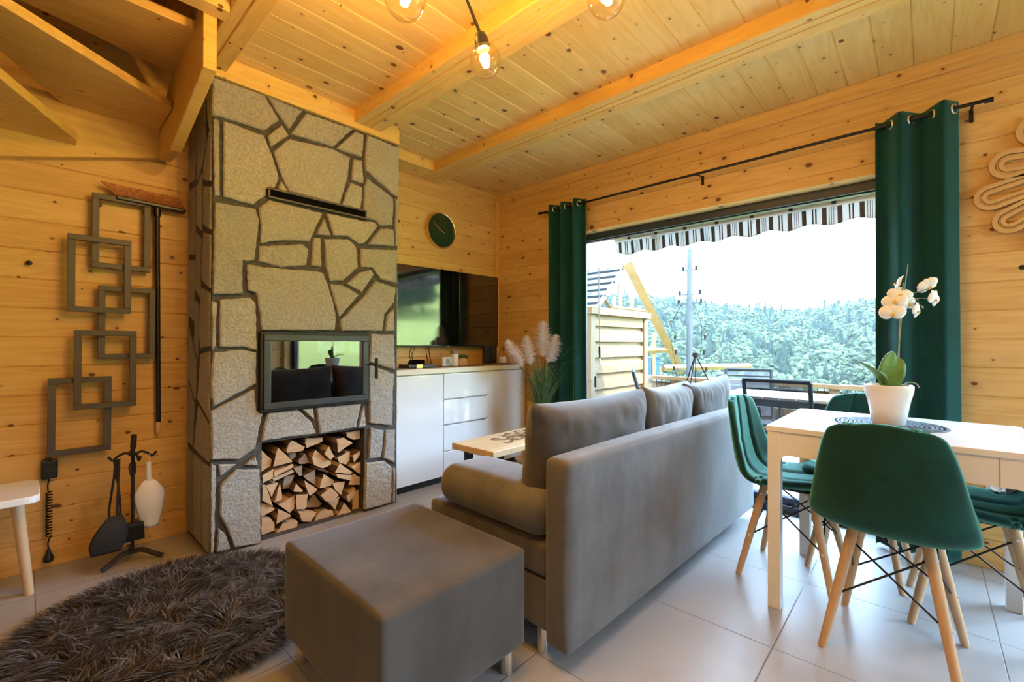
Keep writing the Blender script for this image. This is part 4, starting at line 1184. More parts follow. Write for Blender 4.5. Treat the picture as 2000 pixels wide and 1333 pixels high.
for y in (TY0+0.006, TY1-0.026):
    ap = [(TX0+0.05, 0.735), (TX1-0.05, 0.735), (TX1-0.05, 0.60), (TX1-0.054, 0.62), (TX1-0.062, 0.632), (TX1-0.075, 0.636), (TX0+0.075, 0.636), (TX0+0.062, 0.632), (TX0+0.054, 0.62), (TX0+0.05, 0.60)]
    MB().prism(ap, lambda a, b, d: (a, d, b), y, y+0.02).build('apron', 'white_lacquer', tb)
for x in (TX0+0.004, TX1-0.05):
    for y in (TY0+0.004, TY1-0.05):
        BX(x, x+0.046, y, y+0.046, 0, 0.73).build('leg', 'white_lacquer', tb, bevel=0.002)
pm = MB()
pm.lathe([(0.0, 0.0), (0.19, 0.0), (0.193, 0.0015), (0.19, 0.003), (0.0, 0.003)], (2.475, 0.125, TZ), 72)
for k in range(11):
    r = 0.03+k*0.015
    pm.lathe([(r, 0.003), (r+0.003, 0.0038), (r+0.007, 0.0038), (r+0.010, 0.003)], (2.475, 0.125, TZ), 72)
o = pm.build('placemat', 'placemat', smooth=30); tag(o, 'round dark grey woven placemat under the orchid pot', 'placemat')

orc = thing('orchid', 'white orchid in a glossy white pot on the dining table', 'orchid', (2.465, 0.12, TZ+0.005))
OC = Vector((2.465, 0.12, TZ+0.005))
MB().lathe([(0.0, 0.0), (0.054, 0.0), (0.057, 0.004), (0.062, 0.045), (0.072, 0.10), (0.081, 0.135), (0.083, 0.155), (0.082, 0.163), (0.078, 0.165), (0.075, 0.16), (0.073, 0.14), (0.0, 0.138)], OC, 48).build('pot', 'ceramic', orc, smooth=40)
MB().lathe([(0.0, 0.148), (0.05, 0.147), (0.073, 0.141)], OC, 30).build('potting_bark', 'bark', orc)
def leaf_blade(pts, wid, up, name='leaf', m='leaf', parent=None, fold=0.25):
    ps = smooth_path(pts, 6); n = len(ps)
    vs, fs = [], []
    for i, p in enumerate(ps):
        t = i/(n-1)
        d = (ps[min(i+1, n-1)]-ps[max(i-1, 0)]).normalized()
        s_ = d.cross(Vector(up)).normalized(); nn = s_.cross(d).normalized()
        w = wid*(math.sin(math.pi*min(1, 0.12+0.88*t))**0.75) if t < 0.999 else wid*0.03
        for k in (-1, -0.5, 0, 0.5, 1):
            vs.append(p+s_*(w*k)+nn*(abs(k)*w*fold))
    for i in range(n-1):
        for k in range(4):
            fs.append((i*5+k, i*5+k+1, (i+1)*5+k+1, (i+1)*5+k))
    return MB().add(vs, fs).build(name, m, parent or orc, smooth=True, solid=0.0025)
b0 = OC+Vector((0, 0, 0.14))
leaf_blade([b0, (2.435, 0.15, 0.955), (2.408, 0.182, 0.99), (2.385, 0.215, 1.018)], 0.027, (0, 0, 1))
leaf_blade([b0, (2.462, 0.13, 0.95), (2.463, 0.118, 1.02), (2.468, 0.105, 1.062)], 0.038, (-0.7, -0.7, 0.2), fold=0.12)
leaf_blade([b0, (2.472, 0.105, 0.95), (2.482, 0.092, 1.0), (2.487, 0.085, 1.035)], 0.034, (-0.9, -0.2, 0.2), fold=0.12)
leaf_blade([b0, (2.50, 0.13, 0.94), (2.55, 0.15, 0.955), (2.59, 0.16, 0.945)], 0.026, (0, 0, 1))
TB(smooth_path([b0+Vector((0.02, -0.02, 0)), (2.488, 0.09, 0.96), (2.489, 0.087, 1.055), (2.49, 0.085, 1.184), (2.495, 0.08, 1.27), (2.50, 0.072, 1.35)]), 0.0026, 8).build('flower_stem', 'plant_stem', orc, smooth=True)
TB([(2.476, 0.10, 0.90), (2.50, 0.071, 1.30), (2.513, 0.057, 1.431)], 0.0018, 6).build('support_stick', 'plant_stem', orc)
TB(smooth_path([(2.50, 0.07, 1.30), (2.54, 0.03, 1.31), (2.572, -0.006, 1.325)]), 0.0016, 6).build('flower_stem', 'plant_stem', orc)
TB(smooth_path([(2.51, 0.065, 1.27), (2.55, 0.02, 1.285), (2.59, -0.022, 1.28)]), 0.0016, 6).build('flower_stem', 'plant_stem', orc)
TB(smooth_path([(2.54, 0.03, 1.283), (2.545, 0.025, 1.262), (2.555, 0.015, 1.25)]), 0.0014, 6).build('flower_stem', 'plant_stem', orc)
for p in ((2.556, 0.014, 1.247), (2.545, 0.03, 1.252)):
    MB().lathe([(0.0, -0.006), (0.004, -0.003), (0.0045, 0.002), (0.0, 0.007)], p, 10).build('bud', 'plant_stem', orc, smooth=True)
TB(smooth_path([OC+Vector((0.06, -0.03, 0.15)), OC+Vector((0.075, -0.06, 0.172)), OC+Vector((0.09, -0.085, 0.168)), OC+Vector((0.095, -0.095, 0.150))]), 0.0025, 6).build('air_root', 'plant_stem', orc)
def flower(c, face, s, roll_=0.0):
    f = Vector(face).normalized()
    x = Vector((0, 0, 1)).cross(f).normalized(); y = f.cross(x)
    Mx = Matrix((x, y, f)).transposed().to_4x4()
    Mx = Matrix.Translation(c) @ Mx @ Matrix.Rotation(roll_, 4, 'Z')
    mb = MB()
    def petal(ang, L, W, back):
        vs, fs = [], []
        nu, nv = 9, 8
        for i in range(nu):
            t = i/(nu-1)
            w = W*math.sin(math.pi*min(1, 0.1+0.87*t))**0.62
            for j in range(nv):
                k = j/(nv-1)*2-1
                r = L*t
                px, py = r*math.cos(ang)-w*k*math.sin(ang), r*math.sin(ang)+w*k*math.cos(ang)
                pz = back+0.35*L*t*(1-t)*1.2-0.10*L*t*t-0.18*w*k*k*3
                vs.append((px*s, py*s, pz*s))
        for i in range(nu-1):
            for j in range(nv-1):
                a = i*nv+j; fs.append((a, a+1, a+nv+1, a+nv))
        mb.add(vs, fs, Mx)
    for ang, L, W, bk in ((90, 1.0, 0.42, -0.06), (210, 0.95, 0.4, -0.06), (330, 0.95, 0.4, -0.06), (15, 1.15, 0.72, 0.02), (165, 1.15, 0.72, 0.02)):
        petal(R(ang), L, W, bk)
    o = mb.build('flower', 'petal', orc, smooth=True, solid=0.0008)
    lb = MB()
    for a in (R(250), R(270), R(290), R(235), R(305)):
        lb.tube([Mx @ Vector((0, 0, 0.06*s)), Mx @ Vector((0.18*s*math.cos(a), 0.18*s*math.sin(a), 0.2*s)), Mx @ Vector((0.36*s*math.cos(a), 0.36*s*math.sin(a), 0.14*s))], [0.07*s, 0.1*s, 0.02*s], 8)
    lb.build('lip', 'petal_lip', o, smooth=True)
cd_ = Vector((-0.75, -0.5, 0.0))
flower((2.471, 0.106, 1.222), (-0.85, -0.15, -0.1), 0.040)
flower((2.475, 0.100, 1.272), (-0.9, 0.0, 0.1), 0.038, R(12))
flower((2.488, 0.082, 1.30), (-0.75, -0.25, 0.25), 0.038, R(-10))
flower((2.514, 0.056, 1.262), (-0.6, -0.75, 0.0), 0.037, R(15))
flower((2.495, 0.092, 1.348), (-0.1, 0.9, 0.3), 0.036, R(20))
flower((2.541, 0.029, 1.232), (-0.2, -0.95, -0.2), 0.036, R(-25))
flower((2.572, -0.006, 1.335), (-0.6, -0.5, -0.4), 0.036, R(35))
flower((2.592, -0.026, 1.282), (-0.35, -0.9, -0.15), 0.038, R(-20))

# ------------------------------------------------------------------ green velvet chairs
PR = [(0.222, 0.425), (0.217, 0.447), (0.19, 0.457), (0.11, 0.452), (0.02, 0.442), (-0.07, 0.437), (-0.135, 0.445), (-0.182, 0.474), (-0.212, 0.525), (-0.228, 0.60), (-0.240, 0.68), (-0.250, 0.76), (-0.256, 0.81), (-0.258, 0.832)]
HW = [0.165, 0.185, 0.20, 0.212, 0.220, 0.225, 0.227, 0.226, 0.218, 0.203, 0.186, 0.166, 0.144, 0.10]
def shell_pt(u, v_):
    n = len(PR)-1
    t = v_*n; i = min(int(t), n-1); f = t-i
    def cr(a):
        p0, p1, p2, p3 = a[max(i-1, 0)], a[i], a[i+1], a[min(i+2, n)]
        return 0.5*((2*p1)+(p2-p0)*f+(2*p0-5*p1+4*p2-p3)*f*f+(3*p1-p0-3*p2+p3)*f**3)
    x, z, w = cr([p[0] for p in PR]), cr([p[1] for p in PR]), cr(HW)
    a = u*2-1
    y = a*w
    # the sides curl up along the seat and forward along the back
    c = abs(a)**2.6
    s_ = max(0, min(1, (v_-0.36)/0.25))
    z += c*0.038*(1-s_)*min(1, v_*6)+c*0.008*s_-a*a*0.022*max(0, (v_-0.8)/0.2)
    x += c*0.058*s_*(1-0.85*max(0, (v_-0.62)/0.38))
    return Vector((x, y, z))
def make_chair(label):
    t = thing('dining_chair', label, 'chair', (0, 0, 0), 0, 'green velvet dining chairs', local=True)
    NU, NV = 45, 64
    base = [[shell_pt(i/(NU-1), j/(NV-1)) for i in range(NU)] for j in range(NV)]
    top, bot = [], []
    for j in range(NV):
        for i in range(NU):
            du = base[j][min(i+1, NU-1)]-base[j][max(i-1, 0)]
            dv = base[min(j+1, NV-1)][i]-base[max(j-1, 0)][i]
            nn = du.cross(dv).normalized()
            if (nn.z if j < NV*0.4 else nn.x) < 0: nn = -nn
            a, v_ = i/(NU-1)*2-1, j/(NV-1)
            # upholstered channels: two seams along, one across the back and one at the bend
            edge = max(0, 1-max(abs(a)**10, abs(v_*2-1)**16))
            sm_ = min(abs(a-0.36), abs(a+0.36))
            q = min(1, sm_/0.13); puff = 0.016*math.sqrt(q)
            for vc in (0.20, 0.47, 0.71):
                dd = abs(v_-vc)/0.03
                if dd < 1: puff *= 0.62+0.38*math.sqrt(dd)
            e2 = max(0.0, 1-abs(a)**6)**0.5*max(0.0, 1-abs(v_*2-1)**12)**0.5
            top.append(base[j][i]+nn*(0.003+(0.006+puff)*e2))
            bot.append(base[j][i]-nn*(0.003+0.014*e2))
    mb = MB()
    fs = [(j*NU+i, j*NU+i+1, (j+1)*NU+i+1, (j+1)*NU+i) for j in range(NV-1) for i in range(NU-1)]
    mb.add(top, fs); k = len(top)
    mb.add(bot, [f[::-1] for f in fs])
    rim = [i for i in range(NU)]+[j*NU+NU-1 for j in range(1, NV)]+[(NV-1)*NU+i for i in range(NU-2, -1, -1)]+[j*NU for j in range(NV-2, 0, -1)]
    for a, b in zip(rim, rim[1:]+rim[:1]): mb.f.append((a, b, b+k, a+k))
    mb.build('seat_shell', 'green_velvet', t, smooth=True)
    TOPZ = 0.425
    feet, tops = {}, {}
    for sx in (1, -1):
        for sy in (1, -1):
            foot = Vector((0.187*sx, 0.178*sy, 0.0)); tp = Vector((0.095*sx, 0.10*sy, TOPZ))
            feet[sx, sy], tops[sx, sy] = foot, tp
            lg = TB([foot, foot.lerp(tp, 0.03), foot.lerp(tp, 0.6), tp], [0.0115, 0.013, 0.0165, 0.0175], 18).build('leg', 'beech', t, smooth=50)
            for q in (0.44, 0.90):
                p = foot.lerp(tp, q); d = Vector((sx*0.0, sy*1.0, 0.12)).normalized()
                TB([p+d*0.010, p+d*0.0178], 0.0055, 10).build('bolt', 'socket_white', lg)
    def at(s, q): return feet[s].lerp(tops[s], q)
    w = MB()
    for a, b in (((1, 1), (1, -1)), ((-1, 1), (-1, -1)), ((1, 1), (-1, 1)), ((1, -1), (-1, -1))):
        w.tube([at(a, 0.44), at(b, 0.90)], 0.0035, 8)
        w.tube([at(b, 0.44), at(a, 0.90)], 0.0035, 8)
    w.tube([tops[1, 1], tops[-1, 1]], 0.005, 8); w.tube([tops[1, -1], tops[-1, -1]], 0.005, 8)
    w.tube([tops[1, 1], tops[1, -1]], 0.005, 8); w.tube([tops[-1, 1], tops[-1, -1]], 0.005, 8)
    w.box(-0.1, 0.1, -0.1, 0.1, 0.418, 0.424)
    w.build('wire_brace', 'black_metal', t, smooth=50)
    return t
c0 = make_chair('green velvet dining chair nearest the viewer with its back turned')
for i, (x, y, a, lab) in enumerate(((2.135, 0.092, -4.0, None), (2.482, 0.468, -93.0, 'green velvet dining chair between the sofa and the table seen sideways'), (2.79, 0.25, 177.0, 'green velvet dining chair on the window side behind the orchid pot'), (2.545, -0.13, 92.0, 'green velvet dining chair at the right edge cut off by the frame'))):
    c = c0 if i == 0 else copy_tree(c0)
    c.location = (x, y, 0); c.rotation_euler = (0, 0, R(a))
    if lab: c['label'] = lab

# ------------------------------------------------------------------ right wall: folk ornament, hook, socket
orn = thing('wall_ornament', 'layered wooden folk ornament of nested loops on the right wall', 'wall decoration', (3.17, -0.55, 1.8))
def capsule(p, q, r, n=14):
    p, q = Vector(p), Vector(q)
    a0 = math.atan2((q-p).y, (q-p).x)
    return [(q.x+r*math.cos(a0-math.pi/2+math.pi*k/n), q.y+r*math.sin(a0-math.pi/2+math.pi*k/n)) for k in range(n+1)] + [(p.x+r*0.8*math.cos(a0+math.pi/2+math.pi*k/n), p.y+r*0.8*math.sin(a0+math.pi/2+math.pi*k/n)) for k in range(n+1)]
def band(mb, p, q, ro, ri, x0, x1):
    a, b = capsule(p, q, ro), capsule(p, q, ri)
    n = len(a)
    vs = [(x0, *v_) for v_ in a]+[(x0, *v_) for v_ in b]+[(x1, *v_) for v_ in a]+[(x1, *v_) for v_ in b]
    fs = []
    for i in range(n):
        j = (i+1) % n
        fs += [(i, j, n+j, n+i), (2*n+i, 2*n+j, 3*n+j, 3*n+i), (i, j, 2*n+j, 2*n+i), (n+i, n+j, 3*n+j, 3*n+i)]
    mb.add(vs, fs)
YC = -0.56
for inn, tip, r in (((-0.47, 2.03), (-0.385, 2.09), 0.074), ((-0.46, 1.945), (-0.292, 1.952), 0.070), ((-0.47, 1.875), (-0.232, 1.806), 0.062), ((-0.47, 1.79), (-0.292, 1.682), 0.060), ((-0.51, 1.72), (-0.40, 1.60), 0.06)):
    for sg in (1, -1):
        f_ = (lambda p: p) if sg == 1 else (lambda p: (2*YC-p[0], p[1]))
        mb = MB(); band(mb, f_(inn), f_(tip), r, r*0.68, 3.172, XB); lo = mb.build('loop', 'ornament_wood', orn)
        mb = MB(); band(mb, f_(inn), f_(tip), r*0.64, r*0.54, 3.180, XB); mb.build('middle_band', 'ornament_wood', lo)
        mb = MB(); band(mb, f_(inn), f_(tip), r*0.52, r*0.26, 3.174, XB); mb.build('inner_band', 'ornament_wood', lo)
MB().prism(capsule((YC, 1.66), (YC, 2.06), 0.075), lambda a, b, d: (d, a, b), 3.168, XB).build('centre_piece', 'ornament_wood', orn, bevel=0.003)
o = MB().lathe([(0.0, 0.03), (0.009, 0.028), (0.0115, 0.02), (0.009, 0.012), (0.005, 0.008), (0.005, 0.0)], n=20, M=Matrix.Translation((XB, -0.33, 1.455)) @ Matrix.Rotation(R(-90), 4, 'Y')).build('wall_hook', 'black_metal', smooth=40)
tag(o, 'small black knob on the right wall below the wooden ornament', 'wall hook')
sk = thing('wall_socket', 'white power socket low on the right wall behind the table', 'socket', (XB, -0.245, 0.40))
BX(XB-0.009, XB, -0.285, -0.205, 0.365, 0.445).build('cover_plate', 'socket_white', sk, bevel=0.004)
MB().lathe([(0.0, 0.004), (0.019, 0.004), (0.021, 0.012), (0.023, 0.012), (0.023, 0.0)], n=28, M=Matrix.Translation((XB-0.002, -0.245, 0.405)) @ Matrix.Rotation(R(-90), 4, 'Y')).build('socket_well', 'socket_white', sk)

# ------------------------------------------------------------------ pendant light with clear globe bulbs
pl = thing('pendant_light', 'black multi arm pendant light with clear globe bulbs under the ceiling', 'ceiling light', (0.93, 0.97, 2.36))
HB = Vector((0.93, 0.98, 2.33))
MB().lathe([(0.0, 0.03), (0.03, 0.02), (0.042, 0.0), (0.03, -0.02), (0.0, -0.03)], HB, 24).build('hub', 'black_metal', pl, smooth=40)
TB([HB, HB+Vector((0, 0, 0.24))], 0.008, 10).build('down_rod', 'black_metal', pl, smooth=50)
MB().lathe([(0.06, -0.03), (0.06, 0.0)], (HB.x, HB.y, HC), 32).build('ceiling_rose', 'black_metal', pl, smooth=40)
def bulb_arm(c, d, r, elbow, power):
    c = Vector(c); d = Vector(d).normalized()
    neck = c-d*(r*1.02)
    cap = neck-d*0.04
    arm = TB([HB, elbow, cap], 0.0055, 8).build('arm', 'black_metal', pl, smooth=50)
    Mx = Matrix.Translation(c) @ d.to_track_quat('Z', 'Y').to_matrix().to_4x4()
    h = MB().lathe([(0.006, -r*1.02-0.045), (0.017, -r*1.02-0.036), (0.0235, -r*1.02-0.015), (0.024, -r*0.72), (0.015, -r*0.68), (0.0, -r*0.68)], n=24, M=Mx).build('lamp_holder', 'black_metal', arm, smooth=40)
    prof = [(0.018, -r*0.93)]
    for k in range(1, 25):
        a = -math.pi/2+math.pi*k/24
        if r*math.cos(a) > 0.018 or k > 12: prof.append((max(r*math.cos(a), 0.0), r*math.sin(a)*1.06))
    b = MB().lathe(prof, n=40, M=Mx).build('bulb', 'bulb_glass', arm, smooth=True)
    fl = MB()
    for k in range(6):
        a = k*math.pi/3
        x, y = 0.0075*math.cos(a), 0.0075*math.sin(a)
        fl.tube([Mx @ Vector((x*0.8, y*0.8, -r*0.42)), Mx @ Vector((x, y, r*0.38))], 0.0034, 6)
    fl.build('filament', 'filament', b)
    l = bpy.data.lights.new('bulb_light', 'POINT'); l.energy = power; l.color = (1.0, 0.55, 0.14); l.shadow_soft_size = 0.02
    lo = bpy.data.objects.new('bulb_light', l); COL.objects.link(lo); lo.parent = pl
    lo.location = c-Vector(ORG[pl.name])
bulb_arm((1.036, 1.08, 2.035), (0.16, -0.12, -1.0), 0.052, (0.985, 1.125, 2.25), BULB)
bulb_arm((0.645, 0.965, 1.965), (-0.1, 0.0, -1.0), 0.052, (0.70, 0.97, 2.30), BULB)
bulb_arm((1.09, 0.652, 2.055), (0.25, -0.35, -1.0), 0.052, (1.04, 0.72, 2.30), BULB)
bulb_arm((0.80, 1.34, 2.36), (-0.4, 0.8, 0.15), 0.052, (0.86, 1.2, 2.35), BULB)
bulb_arm((0.72, 0.62, 2.30), (-0.5, -0.8, -0.2), 0.052, (0.82, 0.8, 2.33), BULB)

# ================================================================== outside
DZ = -0.08
S('terrace_floor', BX(3.46, 5.5, -6.0, 3.2, DZ-0.15, DZ), 'pine_deck')
S('lawn_step', BX(3.46, 5.5, -6.0, 3.2, -2.2, DZ-0.15), 'hill_soil')

fn_ = thing('privacy_fence', 'pine privacy fence panel with horizontal boards left outside the window', 'fence', (4.55, 2.57, DZ))
BX(3.9, 5.24, 2.50, 2.64, 1.40, 1.475).build('cap_rail', 'pine_outdoor', fn_, bevel=0.004)
for x in (3.93, 5.12):
    BX(x, x+0.085, 2.53, 2.615, DZ, 1.40).build('post', 'pine_outdoor_post', fn_, bevel=0.004)
z = DZ+0.02
k = 0
while z < 1.36:
    z1 = min(z+0.12, 1.40)
    BX(4.015, 5.12, 2.548, 2.566, z, z1).build('board', 'pine_outdoor', fn_)
    if z1+0.05 < 1.40: BX(4.015, 5.12, 2.578, 2.596, z1-0.02, z1+0.07).build('board', 'pine_outdoor', fn_)
    z += 0.168; k += 1
o = BX(3.62, 3.70, 2.70, 2.78, DZ, 1.42).build('gate_post', 'pine_outdoor_post', bevel=0.004); tag(o, 'orange brown timber post seen between curtain and privacy fence', 'post')

rl = thing('terrace_railing', 'low timber railing with thin wire mesh along the terrace edge', 'railing', (5.35, 0.5, DZ))
BX(5.30, 5.40, -3.5, 2.62, 0.655, 0.70).build('top_rail', 'pine_outdoor', rl, bevel=0.004)
BX(5.36, 5.385, -3.5, 2.62, 0.48, 0.63).build('board', 'pine_outdoor', rl)
BX(5.36, 5.385, -3.5, 2.62, 0.26, 0.42).build('board', 'pine_outdoor', rl)
BX(5.36, 5.385, -3.5, 2.62, 0.04, 0.20).build('board', 'pine_outdoor', rl)
for y in (-2.6, -0.98, 0.62, 2.2):
    BX(5.315, 5.40, y, y+0.085, DZ, 0.70).build('post', 'pine_outdoor_post', rl, bevel=0.003)
wm = MB()
for i in range(100):
    wm.box(5.345, 5.349, -3.4+i*0.06, -3.396+i*0.06, 0.0, 0.69)
for i in range(5): wm.box(5.345, 5.349, -3.4, 2.6, 0.05+i*0.14, 0.054+i*0.14)
wm.build('wire_mesh', 'cable_black', rl)

# awning with a striped valance and a string of bulbs
aw = thing('awning', 'retracted awning with black and white striped wavy valance outside the window', 'awning', (3.55, 0.6, 1.9))
BX(3.47, 3.60, -0.55, 2.06, 2.045, 2.13).build('cassette', 'beige_plastic', aw, bevel=0.02, seg=3)
BX(3.57, 3.615, -0.55, 2.065, 2.00, 2.06).build('front_bar', 'beige_plastic', aw, bevel=0.012, seg=3)
def val(u, v_):
    y = lerp(2.055, -0.54, u)
    zb = 1.893-0.022*abs(math.sin(math.pi*(2.055-y)/0.245))*0.0-0.018*(1-math.cos(2*math.pi*(2.055-y)/0.245))/2*1.3+0.012
    x = 3.605+0.008*math.sin(y*21)*(1-v_)+0.02*(1-v_)
    return (x, y, lerp(zb, 2.012, v_))
MB().grid(val, 180, 8).build('valance', 'awning_cloth', aw, smooth=True, solid=0.002)
BX(3.58, 3.66, 1.66, 1.72, 1.985, 2.03).build('arm_bracket', 'beige_plastic', aw, bevel=0.008)
sl = thing('string_lights', 'string of small clear bulbs on a dark cable along the awning', 'string lights', (3.64, 0.8, 2.02))
cpts = []
ys = [1.72+0.18-0.243*k for k in range(9)]
for k, y in enumerate(ys):
    cpts.append((3.552, y, 2.034))
    cpts.append((3.556, y-0.12, 2.022))
TB(smooth_path(cpts, 4), 0.0022, 6).build('cable', 'cable_black', sl, smooth=True)
for y in ys[:11]:
    h_ = MB().lathe([(0.0, 0.0), (0.011, -0.002), (0.0125, -0.03), (0.0, -0.03)], (3.552, y, 2.036), 14).build('bulb_socket', 'cable_black', sl, smooth=40)
    MB().lathe([(0.008, -0.03), (0.016, -0.042), (0.02, -0.058), (0.014, -0.072), (0.0, -0.078)], (3.552, y, 2.036), 14).build('bulb', 'jar_glass', h_, smooth=True)
ch = thing('awning_crank', 'thin hanging awning crank rod with bent handle outside the glass', 'crank', (3.5, 2.17, 0.7))
TB([(3.505, 2.178, 2.03), (3.5, 2.162, 1.05)], 0.004, 8).build('rod', 'grey_cap', ch)
TB([(3.5, 2.163, 1.07), (3.5, 2.16, 0.965)], 0.009, 10).build('upper_grip', 'dark_grey_paint', ch)
TB(smooth_path([(3.5, 2.16, 0.965), (3.5, 2.162, 0.92), (3.5, 2.20, 0.86), (3.5, 2.205, 0.80)]), 0.006, 8).build('crank_bend', 'white_plastic', ch)
TB([(3.5, 2.205, 0.80), (3.5, 2.206, 0.70)], 0.009, 10).build('lower_grip', 'dark_grey_paint', ch)

# terrace table and sling chairs
tt = thing('terrace_table', 'slatted terrace table with dark frame outside the window', 'outdoor table', (4.5, 0.7, DZ))
for i in range(11):
    BX(4.08, 4.68, 0.05+i*0.1175, 0.158+i*0.1175, 0.642, 0.662).build('slat', 'pine_deck', tt, bevel=0.002)
BX(4.09, 4.67, 0.06, 1.325, 0.585, 0.64).build('apron', 'dark_grey_paint', tt)
for x in (4.11, 4.60):
    for y in (0.08, 1.24):
        BX(x, x+0.06, y, y+0.06, DZ, 0.585).build('leg', 'dark_grey_paint', tt)
def make_sling(label):
    t = thing('terrace_chair', label, 'outdoor chair', (0, 0, 0), 0, 'grey sling chairs on the terrace', local=True)
    for s_ in (-1, 1):
        y = 0.215*s_
        TB([(-0.34, y, 0.90), (-0.20, y, 0.42), (-0.16, y, 0.38), (0.24, y, 0.41)], 0.018, 8, flat=0.8).build('side_rail', 'dark_grey_paint', t)
        TB([(0.24, y*1.1, 0.0), (0.22, y*1.1, 0.40), (0.21, y*1.15, 0.62), (-0.24, y*1.15, 0.62)], 0.015, 8).build('armrest', 'dark_grey_paint', t)
        TB([(-0.30, y*1.1, 0.0), (-0.12, y*1.1, 0.40)], 0.015, 8).build('leg', 'dark_grey_paint', t)
    MB().tube([(-0.34, -0.22, 0.90), (-0.34, 0.22, 0.90)], 0.016, 8).build('top_bar', 'dark_grey_paint', t)
    MB().tube([(-0.318, -0.21, 0.835), (-0.318, 0.21, 0.835)], 0.006, 6).tube([(-0.20, -0.21, 0.43), (-0.20, 0.21, 0.43)], 0.01, 6).tube([(0.24, -0.21, 0.41), (0.24, 0.21, 0.41)], 0.014, 6).build('cross_bar', 'dark_grey_paint', t)
    MB().grid(lambda u, v_: (lerp(-0.20, -0.335, v_), lerp(-0.205, 0.205, u), lerp(0.43, 0.885, v_)), 4, 6).build('back_sling', 'sling_mesh', t)
    MB().grid(lambda u, v_: (lerp(-0.18, 0.24, v_), lerp(-0.205, 0.205, u), lerp(0.40, 0.42, v_)-0.02*math.sin(math.pi*v_)), 4, 6).build('seat_sling', 'sling_mesh', t)
    return t
s0 = make_sling('grey sling chair on the terrace with its back to the glass')
for i, (x, y, a, lab) in enumerate(((4.08, 0.82, 0, None), (4.93, 1.31, 197, 'grey sling chair at the far side of the terrace table facing the house'), (4.17, 1.80, -62, 'grey sling chair seen edge on beside the privacy fence'))):
    c = s0 if i == 0 else copy_tree(s0)
    c.location = (x, y, DZ); c.rotation_euler = (0, 0, R(a))
    if lab: c['label'] = lab
tp = thing('fire_bowl_tripod', 'thin metal tripod with a hanging chain at the terrace edge', 'tripod', (5.05, 1.88, DZ))
AP = Vector((5.05, 1.89, 0.975))
for a in (R(60), R(180), R(300)):
    TB([AP, AP+Vector((0.5*math.cos(a), 0.5*math.sin(a), DZ-AP.z))], 0.007, 8).build('leg', 'cable_black', tp)
TB([AP+Vector((0, 0, 0.01)), AP+Vector((0, 0, -0.55))], 0.005, 8).build('chain', 'cable_black', tp)
MB().lathe([(0.0, 0.03), (0.03, 0.02), (0.035, -0.02), (0.0, -0.03)], AP, 14).build('top_collar', 'cable_black', tp)
MB().lathe([(0.0, 0.0), (0.12, 0.01), (0.18, 0.06), (0.17, 0.06), (0.11, 0.02), (0.0, 0.012)], (AP.x, AP.y, 0.36), 24).build('fire_bowl', 'black_iron', tp, smooth=40)

# unfinished neighbouring house: tiled slope and open timber gable
hs = thing('unfinished_house', 'unfinished timber house with dark tiled roof slope and open gable', 'house', (13, 9, -2.5))
RX, RZ, GY = 13.05, 3.62, 7.0
def slope_pt(t, y): return (RX-3.95*t, y, RZ-3.4*t)
rf, bt = MB(), MB()
nr = 15
for r in range(nr):
    t0, t1 = r/nr, (r+1)/nr
    a, b = slope_pt(t0, 0), slope_pt(t1, 0)
    y0_ = GY+0.02+0.12*((r % 2))
    rf.add([(a[0], y0_, a[2]+0.02), (b[0], y0_, b[2]+0.10), (b[0], 18, b[2]+0.10), (a[0], 18, a[2]+0.02), (b[0], y0_, b[2]), (b[0], 18, b[2])], [(0, 1, 2, 3), (1, 4, 5, 2)])
    bt.box(b[0]-0.03, b[0]+0.03, y0_+0.02, 18, b[2]-0.02, b[2]+0.075)  # black strip standing in for the shadow under each tile row
    for j in range(10):
        y = y0_+0.6+j*1.05+0.5*(r % 2)
        rf.box(b[0]-0.01, b[0]+0.18, y, y+0.03, b[2]+0.04, b[2]+0.20)
rf.build('tiled_roof', 'roof_tile', hs, fix=False)
bt.build('tile_shadow_strips', 'cable_black', hs)
def timber(p, q, w, name, d=None):
    TB([p, q], w*0.72, 4, M=None).build(name, 'raw_timber', hs)
timber((RX-0.15, GY, RZ+0.1), (17.2, GY, 0.05), 0.27, 'rafter')
timber((RX, GY+0.1, RZ), (RX-3.9, GY+0.1, 0.25), 0.12, 'rafter')
timber((RX-0.3, GY+1.4, RZ), (17.1, GY+1.4, 0.1), 0.12, 'rafter')
for x, zt in ((12.35, 2.55), (12.75, 2.95), (13.5, 2.9), (14.05, 2.4), (14.5, 2.0), (15.1, 1.5)):
    timber((x, GY+0.12, -2.5), (x, GY+0.12, zt), 0.11, 'stud')
timber((11.2, GY+0.05, 0.87), (16.4, GY+0.05, 0.87), 0.13, 'lintel')
timber((12.2, GY+0.05, 2.2), (14.4, GY+0.05, 2.2), 0.10, 'collar_tie')
timber((15.4, GY-0.1, 0.24), (19.2, GY-1.9, 0.24), 0.16, 'lintel')
BX(13.7, 16.0, GY+0.3, GY+0.34, -2.5, 0.62).build('blue_tarp', 'blue_tarp', hs)
BX(9.4, 16.8, GY+0.6, 17.5, -2.5, 0.2).build('lower_wall', 'raw_timber', hs)

